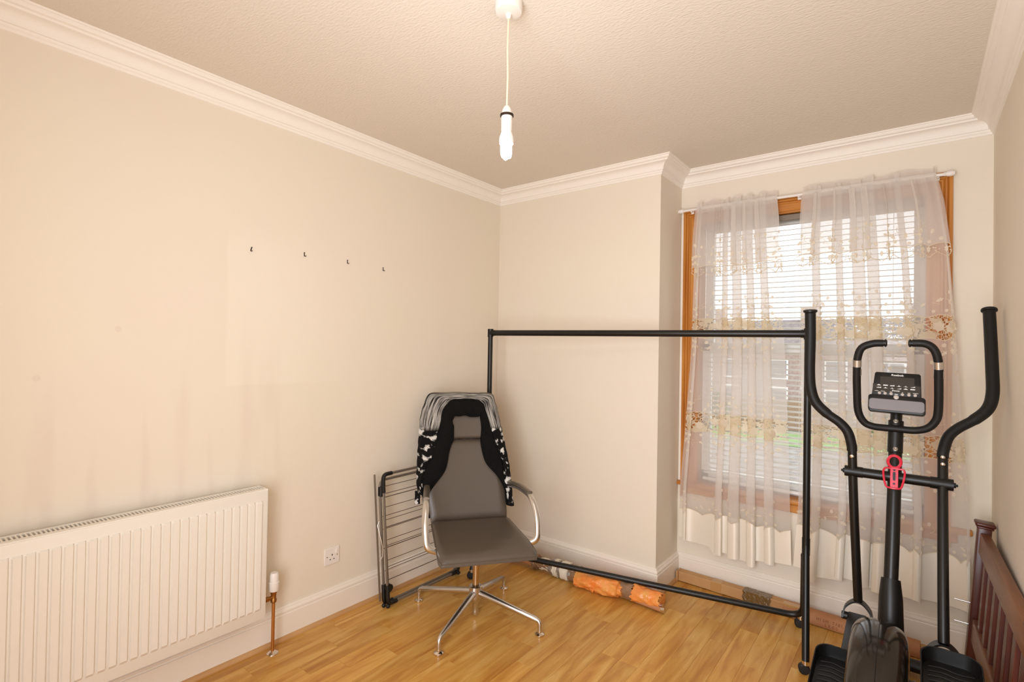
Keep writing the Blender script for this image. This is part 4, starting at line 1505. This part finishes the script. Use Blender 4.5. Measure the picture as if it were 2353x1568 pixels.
def foot_set(F, rear, ped_c, ped_far_z, side, tilt):
    strap = [F + Vector((-0.052, -0.03, -0.060)), F + Vector((-0.044, -0.012, -0.024)), F + Vector((-0.015, 0, 0.002)), F + Vector((0.015, 0, 0.002)),
             F + Vector((0.044, -0.012, -0.024)), F + Vector((0.052, -0.03, -0.060))]
    P = crom(strap, 5)
    mb = MB()
    A, Bq, Cq, Dq = [], [], [], []
    for i, p in enumerate(P):
        t = (P[min(i + 1, len(P) - 1)] - P[max(i - 1, 0)]).normalized()
        n_ = Vector((t.z, 0, -t.x)).normalized() * 0.003
        wv = Vector((0, 0.021, 0))
        A.append(mb.v(p + n_ + wv)); Bq.append(mb.v(p + n_ - wv)); Cq.append(mb.v(p - n_ - wv)); Dq.append(mb.v(p - n_ + wv))
    for i in range(len(P) - 1):
        for X_, Y_ in ((A, Bq), (Bq, Cq), (Cq, Dq), (Dq, A)):
            mb.f([X_[i], Y_[i], Y_[i + 1], X_[i + 1]])
    obj('fork_strap', mb, M['black_paint'], el)
    c = F + Vector((0, -0.028, -0.058))
    obj('fork_axle', MB().tube([c - Vector((0.056, 0, 0)), c + Vector((0.056, 0, 0))], 0.016, 14), M['black_plastic'], el)
    d = Vector(rear) - c
    up = Vector((0, -d.z, d.y)).normalized()
    up = up if up.z > 0 else -up
    Tm = frame(c, (1, 0, 0), d.normalized(), up)
    obj('foot_rail', MB(Tm).bb((-0.034, -0.012, -0.024), (0.034, d.length, 0.018), 0.006, 2), M['black_paint'], el)
    # pedal: a tray with raised rim, high at the far end
    pc = Vector(ped_c)
    Tp = frame(pc, (1, 0, 0), Vector((0, 1, tilt)).normalized(), Vector((0, -tilt, 1)).normalized())
    w, l = 0.155, 0.36
    outl = rrect(w, l, 0.045, 6)
    mb = MB(Tp)

    def rimh(y):
        return 0.020 + 0.032 * max(0.0, (y / l + 0.05)) * 1.6
    n_ = len(outl)
    o_b = [mb.v((x * 0.94, y * 0.96, -0.012)) for x, y in outl]
    o_t = [mb.v((x, y, rimh(y))) for x, y in outl]
    i_t = [mb.v((x * 0.955, y * 0.975, rimh(y))) for x, y in outl]
    i_b = [mb.v((x * 0.90, y * 0.94, 0.004)) for x, y in outl]
    for i in range(n_):
        j = (i + 1) % n_
        mb.f([o_b[i], o_b[j], o_t[j], o_t[i]])
        mb.f([o_t[i], o_t[j], i_t[j], i_t[i]])
        mb.f([i_t[i], i_t[j], i_b[j], i_b[i]])
    mb.f(list(reversed(o_b)))
    mb.f(i_b)
    ped = obj('pedal', mb, M['black_plastic'], el)
    mb = MB(Tp)
    for k in range(11):
        y = -0.13 + k * 0.026
        mb.tube(crom([(-0.058, y - 0.004, 0.005), (-0.02, y + 0.005, 0.005), (0.02, y - 0.005, 0.005), (0.058, y + 0.004, 0.005)], 3), 0.0022, 5)
    obj('tread', mb, M['rubber'], ped)


foot_set(Lf, (2.262, -1.30, 0.14), (2.238, -0.810, 0.262), 0.3, -1, 0.16)
foot_set(Rf, (2.545, -1.45, 0.20), (2.552, -0.905, 0.418), 0.4, 1, 0.10)

# flywheel shroud: thick rounded disc, its crown below the mast
sh = MB()
scx, scy, scz, Rr, th = 2.362, -0.770, 0.230, 0.286, 0.086


def shroud(u, v):
    a = 2 * PI * u
    t = (v - 0.5) * 2
    # superellipse section across the thickness
    k = (1 - abs(t) ** 2.6) ** (1 / 2.6) if abs(t) < 1 else 0.0
    rad_ = (Rr - 0.085) + 0.085 * k
    ly = 1.32 if math.cos(a) < 0 else 1.0
    return (scx + t * th, scy + math.cos(a) * rad_ * ly, max(0.035, scz + math.sin(a) * rad_))


sh.grid(shroud, 64, 24, closed_u=True)
for s in (0, 1):
    sh.f([sh.v(shroud(i / 64, s)) for i in range(64)])
bmesh.ops.remove_doubles(sh.bm, verts=sh.bm.verts, dist=1e-4)
shr = obj('shroud', sh, M['shroud'], el, 50)
seam = [Vector((scx + 0.002, scy + math.cos(a) * (Rr + 0.0006) * (1.32 if math.cos(a) < 0 else 1.0), max(0.036, scz + math.sin(a) * (Rr + 0.0006)))) for a in [2 * PI * i / 64 for i in range(2, 36)]]
obj('seam', MB().tube(seam, 0.0012, 4), M['black_plastic'], shr)
cr_ = MB()
cr_.lathe([(0.0, 0.0), (0.150, 0.0), (0.158, 0.008), (0.152, 0.020), (0.11, 0.026), (0, 0.028)], (scx + th - 0.008, -0.86, 0.235), (1, 0, 0), 40)
obj('crank_cover', cr_, M['black_plastic'], el)
obj('crank_ring', MB().tube([Vector((scx + th + 0.012, -0.86 + 0.155 * math.cos(a), 0.235 + 0.155 * math.sin(a))) for a in [2 * PI * i / 48 for i in range(48)]], 0.005, 8, closed=True), M['shroud'], el)
obj('crank_axle', MB().tube([(2.43, -0.985, 0.305), (2.53, -0.985, 0.305)], 0.016, 16), M['chrome'], el)
obj('mast_sleeve', MB().tube([(2.386, -0.478, 0.585), (2.387, -0.500, 0.520), (2.389, -0.545, 0.385), (2.39, -0.58, 0.25)], [0.031, 0.038, 0.042, 0.044], 20), M['black_plastic'], el)
obj('main_beam', MB().bb((2.33, -1.35, 0.035), (2.40, 0.05, 0.095), 0.012, 2), M['black_paint'], el)
for y in (-1.32, 0.02):
    xa, xb = (2.14, 2.62) if y < -1 else (2.27, 2.52)
    st = obj('stabiliser', MB().tube([(xa, y, 0.045), (xb, y, 0.045)], 0.028, 16), M['black_paint'], el)
    for x in (xa, xb):
        obj('stabiliser_cap', MB().tube([(x - 0.03, y, 0.040), (x + 0.03, y, 0.040)], 0.040, 16), M['rubber'], st)

# bottle holder
RT = frame((2.3925, -0.4195, 0.984), (1, 0, 0), (0, 0.318, 1), (0, -1, 0.318))
mb = MB(RT)
ring = [(0.021 * math.cos(2 * PI * i / 24), 0.043 + 0.024 * math.sin(2 * PI * i / 24), 0.004) for i in range(24)]
mb.tube(ring, 0.0055, 8, closed=True)
cage = [(-0.012, 0.016, 0.004), (-0.030, 0.014, 0.004), (-0.035, -0.006, 0.004), (-0.027, -0.052, 0.004), (-0.012, -0.061, 0.010), (0.012, -0.061, 0.010), (0.024, -0.052, 0.004), (0.033, -0.006, 0.004), (0.030, 0.014, 0.004), (0.012, 0.016, 0.004)]
mb.tube(crom(cage, 4, closed=True), 0.0038, 8, closed=True)
mb.bb((-0.013, -0.060, 0.0), (0.013, 0.022, 0.004), 0.001)
bc = obj('bottle_cage', mb, M['red_plastic'], el)
bc['label'] = 'red plastic bottle cage'
mb = MB(RT).extrude(rrect(0.009, 0.034, 0.004), 0.0008, Matrix.Translation((0, -0.014, 0.0041)))
mb.lathe([(0.004, 0), (0.004, 0.001), (0, 0.001)], (0, 0.010, 0.004), (0, 0, 1), 10).lathe([(0.004, 0), (0.004, 0.001), (0, 0.001)], (0, -0.043, 0.004), (0, 0, 1), 10)
obj('slot', mb, M['black_plastic'], bc)

# ------------------------------------------------------------------ wooden bed end leaning on the right wall
bed = thing('bed_headboard', 'reddish brown slatted wooden bed end leaning against the right wall', 'headboard', (2.69, -0.4, 0))
lean, skew = 0.05, 0.028


def bx(z, y=0.105):       # the board leans and stands slightly askew to the wall
    return 2.652 + lean * z / 0.72 + skew * (0.105 - y)


yf, yn = 0.105, -1.0
XA, YA, ZA = (1, 0, -lean / 0.72), (-skew, 1, 0), (lean / 0.72, skew, 1)
for y in (yf, yn):
    T_ = frame((bx(0, y), y, 0), XA, YA, ZA)
    post = obj('post', MB(T_).box((0, 0, 0.350), (0.046, 0.052, 0.700), 0.004, 2), M['mahogany'], bed)
    obj('post_cap', MB(T_).box((0, 0, 0.700), (0.058, 0.062, 0.010), 0.004, 2).box((0, 0, 0.713), (0.068, 0.072, 0.016), 0.006, 3), M['mahogany'], post)


def rail_box(z0, z1, t, m):
    zc, yc = (z0 + z1) / 2, (yf + yn) / 2
    T_ = frame((bx(zc, yc), yc, zc), XA, YA, ZA)
    obj('rail', MB(T_).box((0, 0, 0), (t, (yf - yn) - 0.052, z1 - z0), 0.005, 2), M[m], bed)


rail_box(0.590, 0.680, 0.034, 'mahogany_rail')
rail_box(0.205, 0.300, 0.028, 'mahogany_rail')
for i in range(7):
    y = -0.03 - i * 0.135
    T_ = frame((bx(0.445, y), y, 0.445), XA, YA, ZA)
    obj('slat', MB(T_).box((0, 0, 0), (0.014, 0.052, 0.31), 0.002), M['mahogany'], bed)
for z in (0.355, 0.259):
    obj('bolt', MB().tube([(2.600, 0.115, z + 0.002), (2.670, 0.115, z - 0.001)], 0.0032, 8), M['brushed'], bed)

# ------------------------------------------------------------------ long cartons along the window wall
cb = thing('long_carton', 'long flat cardboard carton with a band of shiny brown tape under the left net curtain', 'box', (1.62, 0.27, 0))


def carton(root, a, b, w, h, m, y_shift=0):
    a, b = Vector(a), Vector(b)
    d = (b - a)
    T_ = frame(a, d.normalized(), Vector((-d.y, d.x, 0)).normalized(), (0, 0, 1))
    return T_, d.length


T_, L_ = carton(cb, (1.285, 0.272, 0), (2.000, 0.245, 0), 0.09, 0.07, None)
obj('body', MB(T_).bb((0, -0.004, 0.004), (L_, 0.052, 0.062), 0.003), M['cardboard'], cb)
obj('end_flap', MB(T_).bb((-0.012, -0.014, 0.0), (0.0, 0.050, 0.064), 0.002), M['cardboard'], cb)
obj('tape_band', MB(T_).bb((0.150 + 0.05, -0.0055, 0.003), (0.265, 0.0535, 0.0635), 0.003), M['clear_tape'], cb)
mb = MB(T_)
rr_ = random.Random(4)
mb.grid(lambda u, v: (0.385 + 0.150 * u + 0.003 * math.sin(20 * v), *[(q[0] + rr_.uniform(-0.0012, 0.0012), q[1] + rr_.uniform(-0.0012, 0.0012)) for q in [
    ((-0.014, 0.001 + 0.03 * 0) if v < 0.04 else ((-0.0065, 0.004 + (v - 0.04) / 0.46 * 0.06) if v < 0.5 else (-0.0065 + (v - 0.5) / 0.5 * 0.06, 0.0645)))]][0]), 26, 24)
obj('tape_band', mb, M['parcel_tape'], cb, 25)
cb2 = thing('cardboard_tube', 'reddish cardboard box with handwriting lying along the skirting right of the clothes rail', 'box', (2.1, 0.24, 0))
T2, L2 = carton(cb2, (1.885, 0.225, 0), (2.480, 0.196, 0), 0.08, 0.07, None)
sec = [(0.0, 0.004), (-0.004, 0.012), (-0.003, 0.030), (0.012, 0.056), (0.022, 0.064), (0.060, 0.064), (0.066, 0.058), (0.066, 0.004)]
mb = MB()
ra = [mb.v(T2 @ Vector((0, y, z))) for y, z in sec]
rb = [mb.v(T2 @ Vector((L2, y, z))) for y, z in sec]
for i in range(len(sec)):
    j = (i + 1) % len(sec)
    mb.f([ra[i], ra[j], rb[j], rb[i]])
mb.f(list(reversed(ra)))
mb.f(rb)
obj('body', mb, M['cardboard_dark'], cb2, 40)
obj('tape_end', MB(T2).bb((-0.002, 0.010, 0.052), (0.12, 0.050, 0.0655), 0.001), M['clear_tape'], cb2)
GL = {'H': [[(0, 0), (0, 1)], [(0.6, 0), (0.6, 1)], [(0, 0.5), (0.6, 0.5)]], 'I': [[(0.2, 0), (0.2, 1)]],
      'G': [[(0.6, 0.85), (0.3, 1), (0, 0.6), (0.1, 0.1), (0.5, 0.05), (0.55, 0.4), (0.3, 0.4)]], 'T': [[(0, 1), (0.7, 1)], [(0.35, 0), (0.35, 1)]],
      'A': [[(0, 0), (0.3, 1), (0.6, 0)], [(0.1, 0.4), (0.5, 0.4)]], 'B': [[(0, 0), (0, 1), (0.5, 0.8), (0, 0.55), (0.55, 0.3), (0, 0)]],
      'L': [[(0, 1), (0, 0), (0.5, 0)]], 'E': [[(0.5, 1), (0, 1), (0, 0), (0.5, 0)], [(0, 0.5), (0.4, 0.5)]],
      'S': [[(0.55, 0.9), (0.2, 1), (0.05, 0.7), (0.5, 0.4), (0.4, 0.05), (0, 0.1)]]}


def handwriting(txt, x0_, size, row):
    """on the sloping face of the second carton: face runs from (-.003,.030) up to (.012,.056)"""
    mb = MB()
    p0, p1 = Vector((-0.004, 0.010)), Vector((0.0125, 0.057))
    x = x0_
    for chh in txt:
        for st in GL.get(chh, []):
            pts = []
            for a, b in st:
                t = row + b * size / (p1 - p0).length
                y, z = p0.x + (p1.x - p0.x) * t, p0.y + (p1.y - p0.y) * t
                # follow the section
                yy = interp([(0.004, 0.0), (0.012, -0.004), (0.030, -0.003), (0.056, 0.012), (0.064, 0.022)], z)
                pts.append(T2 @ Vector((x + a * size * 1.1, yy - 0.0006, z)))
            mb.tube(pts, 0.0009, 4)
        x += size * 1.05
    return mb


obj('handwriting', handwriting('HIGH TABLE', 0.165, 0.0135, 0.52), M['ink'], cb2, 0)
obj('handwriting', handwriting('LEGS', 0.205, 0.0150, 0.10), M['ink'], cb2, 0)

# ------------------------------------------------------------------ taped bundle of poles by the back wall
bu = thing('taped_bundle', 'bundle of poles wrapped in orange bags, white paper and brown tape lying by the skirting', 'bundle', (0.85, -0.2, 0))
ax0, ax1 = Vector((0.30, -0.168, 0.050)), Vector((1.385, -0.150, 0.050))
axd = (ax1 - ax0).normalized()
axn = Vector((-axd.y, axd.x, 0))


def wrap(t0, t1, rad, crumple, seedv, m, name, n_u=28, n_v=26, zs=1.0, ragged=0.0, dy=0.0):
    R = random.Random(seedv)
    pa, pb, pc = R.uniform(0, 6), R.uniform(0, 6), R.uniform(0, 6)
    mb = MB()
    jag = [R.uniform(-ragged, ragged) for _ in range(n_v + 1)]

    def fn(u, v):
        k = int(round(v * n_v)) % n_v
        t = t0 + (t1 - t0) * u
        if u < 0.001:
            t += jag[k]
        if u > 0.999:
            t += jag[(k * 7 + 3) % n_v]
        a = 2 * PI * v
        r = (rad(u) if callable(rad) else rad) * 1.17
        r = r * (1 + crumple * (math.sin(3 * a + pa + 9 * u) * 0.5 + math.sin(7 * a + pb - 14 * u) * 0.3 + math.sin(11 * a + 22 * u + pc) * 0.2))
        c = ax0 + (ax1 - ax0) * t
        z = c.z + r * zs * math.sin(a)
        return c + axn * (r * math.cos(a) + dy) + Vector((0, 0, max(0.003, z) - c.z))
    mb.grid(fn, n_u, n_v)
    for u in (0, 1):
        vs_ = [mb.v(fn(u, k / n_v)) for k in range(n_v)]
        mb.f(vs_)
    bmesh.ops.remove_doubles(mb.bm, verts=mb.bm.verts, dist=1e-5)
    return obj(name, mb, m, bu, 40)


wrap(0.0, 0.17, 0.030, 0.05, 1, M['cardboard_dark'], 'card_tube')
wrap(0.165, 0.20, 0.036, 0.2, 2, M['grey_tape'], 'tape_wrap')
wrap(0.20, 0.33, 0.022, 0.25, 3, M['grey_tape'], 'tape_wrap', dy=-0.012)
wrap(0.225, 0.30, 0.031, 0.12, 4, M['paper'], 'paper_wrap', ragged=0.01)
wrap(0.295, 0.46, 0.041, 0.12, 5, M['foil'], 'film_wrap', ragged=0.006)
wrap(0.322, 0.350, 0.0465, 0.04, 6, M['paper'], 'paper_wrap', ragged=0.006)
wrap(0.375, 0.425, 0.0475, 0.03, 7, M['paper'], 'paper_wrap', ragged=0.004)
wrap(0.425, 0.490, 0.043, 0.08, 8, M['grey_tape'], 'tape_wrap')
wrap(0.485, 0.760, lambda u: 0.040 + 0.018 * math.sin(PI * min(1, u * 0.55 + 0.35)) - (0.012 if u > 0.93 else 0), 0.13, 9, M['orange'], 'orange_bag', 44, 44, 0.80, 0.005, dy=-0.022)
wrap(0.745, 0.830, 0.040, 0.07, 10, M['grey_tape'], 'tape_wrap')
wrap(0.815, 0.965, lambda u: 0.048 - 0.008 * u, 0.10, 12, M['orange'], 'orange_bag', 36, 40, 0.85, 0.008)
for dt, dn, dz, r in ((0.985, -0.040, -0.028, 0.014), (0.955, 0.012, 0.010, 0.011), (0.965, -0.008, -0.022, 0.012)):
    e = ax0 + (ax1 - ax0) * dt + axn * dn + Vector((0, 0, dz))
    s_ = e - axd * 0.30 + axn * (-dn * 0.7)
    pole_ = obj('pole', MB().tube([s_, e], r, 14), M['cardboard_dark'], bu)
    obj('pole_cap', MB().tube([e - axd * 0.012, e + axd * 0.008], r + 0.0012, 14), M['chrome'], pole_)
# knotted orange handles
mb = MB()
kc = ax0 + (ax1 - ax0) * 0.497 + axn * -0.046 + Vector((0, 0, 0.012))
for k, (dx_, dn, dz) in enumerate(((0.03, -0.012, -0.052), (-0.004, -0.018, -0.054), (0.12, -0.030, -0.045), (0.02, 0.012, 0.035), (0.06, 0.0, 0.035))):
    mb.tube([kc, kc + axd * dx_ * 0.5 + axn * dn * 0.7 + Vector((0, 0, dz * 0.5)), kc + axd * dx_ + axn * dn + Vector((0, 0, dz))], [0.006, 0.011, 0.015 if k < 3 else 0.006], 8, flat=0.5)
mb.ball(kc, 0.011, 10)
obj('bag_knot', mb, M['orange'], bu, 60)

# ------------------------------------------------------------------ outside
tag(obj('lawn', MB().bb((-20, 24.0, -2.92), (20, 29.0, -2.9)), M['grass'], None, 0), kind='structure')
tag(obj('yard', MB().bb((-40, 0.8, -2.99), (44, 60, -2.93)), M['paving'], None, 0), kind='structure')
fen = thing('garden_fence', 'weathered wooden garden fence seen through the window beyond the lawn', 'fence', (-2.0, 29.5, -2.9))
for i in range(60):
    obj('board', MB().bb((-14 + i * 0.4, 29.45, -2.9), (-14 + i * 0.4 + 0.37, 29.5, -1.2)), M['fence_wood'], fen, 0)
R = random.Random(5)
for i in range(4):
    hx0 = -15 + i * 6.0
    hs = thing('terraced_house', ('brick terraced house seen through the window, at the far left of the row', 'brick terraced house seen through the window, left of the curtain gap',
                                  'brick terraced house seen through the window, behind the curtain gap', 'brick terraced house seen through the window, right of the curtain gap')[i], 'house', (hx0 + 3, 37, -2.9))
    wl = obj('wall', MB().bb((hx0, 34, -2.9), (hx0 + 5.98, 41, 2.0)), M['brick'], hs, 0)
    mb = MB()
    a = [mb.v(p) for p in ((hx0, 33.6, 1.9), (hx0 + 5.98, 33.6, 1.9), (hx0 + 5.98, 37.5, 3.7), (hx0, 37.5, 3.7), (hx0, 41.4, 1.9), (hx0 + 5.98, 41.4, 1.9))]
    mb.f([a[0], a[1], a[2], a[3]])
    mb.f([a[3], a[2], a[5], a[4]])
    mb.f([a[0], a[3], a[4]])
    mb.f([a[1], a[5], a[2]])
    mb.f([a[0], a[4], a[5], a[1]])
    obj('roof', mb, M['roof_tile'], hs, 0)
    obj('chimney', MB().bb((hx0 + 5.2, 37, 3.2), (hx0 + 5.95, 38, 4.5)), M['brick'], hs, 0)
    for wx, wzz in ((1.0, -0.6), (3.8, -0.6), (1.0, -2.4), (3.8, -2.4)):
        f_ = obj('window', MB().bb((hx0 + wx, 33.93, wzz + 0.3), (hx0 + wx + 1.2, 34.0, wzz + 1.6)), M['upvc'], hs, 0)
        obj('pane', MB().bb((hx0 + wx + 0.1, 33.9, wzz + 0.4), (hx0 + wx + 1.1, 33.94, wzz + 1.5)), M['house_pane'], f_, 0)
for i, (x, y, s) in enumerate(((-6.4, 27.0, 1.3), (1.2, 26.5, 1.0))):
    b = thing('garden_shrub', ('large rounded shrub at the left end of the lawn outside the window', 'smaller rounded shrub beyond the lawn outside the window')[i], 'shrub', (x, y, -2.9))
    mb = MB()
    for k in range(420):
        a, c2, rr2 = R.uniform(0, 6.28), R.uniform(-0.2, 1), R.uniform(0.6, 1) * s
        p = Vector((x + rr2 * math.cos(a) * math.sqrt(max(0, 1 - c2 * c2)), y + rr2 * math.sin(a) * math.sqrt(max(0, 1 - c2 * c2)), -2.0 + rr2 * c2))
        q = [Vector((R.uniform(-1, 1), R.uniform(-1, 1), R.uniform(-1, 1))) * 0.14 for _ in range(3)]
        mb.f([mb.v(p + w_) for w_ in q])
    tag(obj('foliage', mb, M['leaf'], b, 0), kind='stuff')
    obj('stem', MB().tube([(x, y, -2.9), (x, y, -2.1)], 0.05, 8), M['fence_wood'], b)

# Empty scene frames keep their true transforms
bpy.context.view_layer.update()
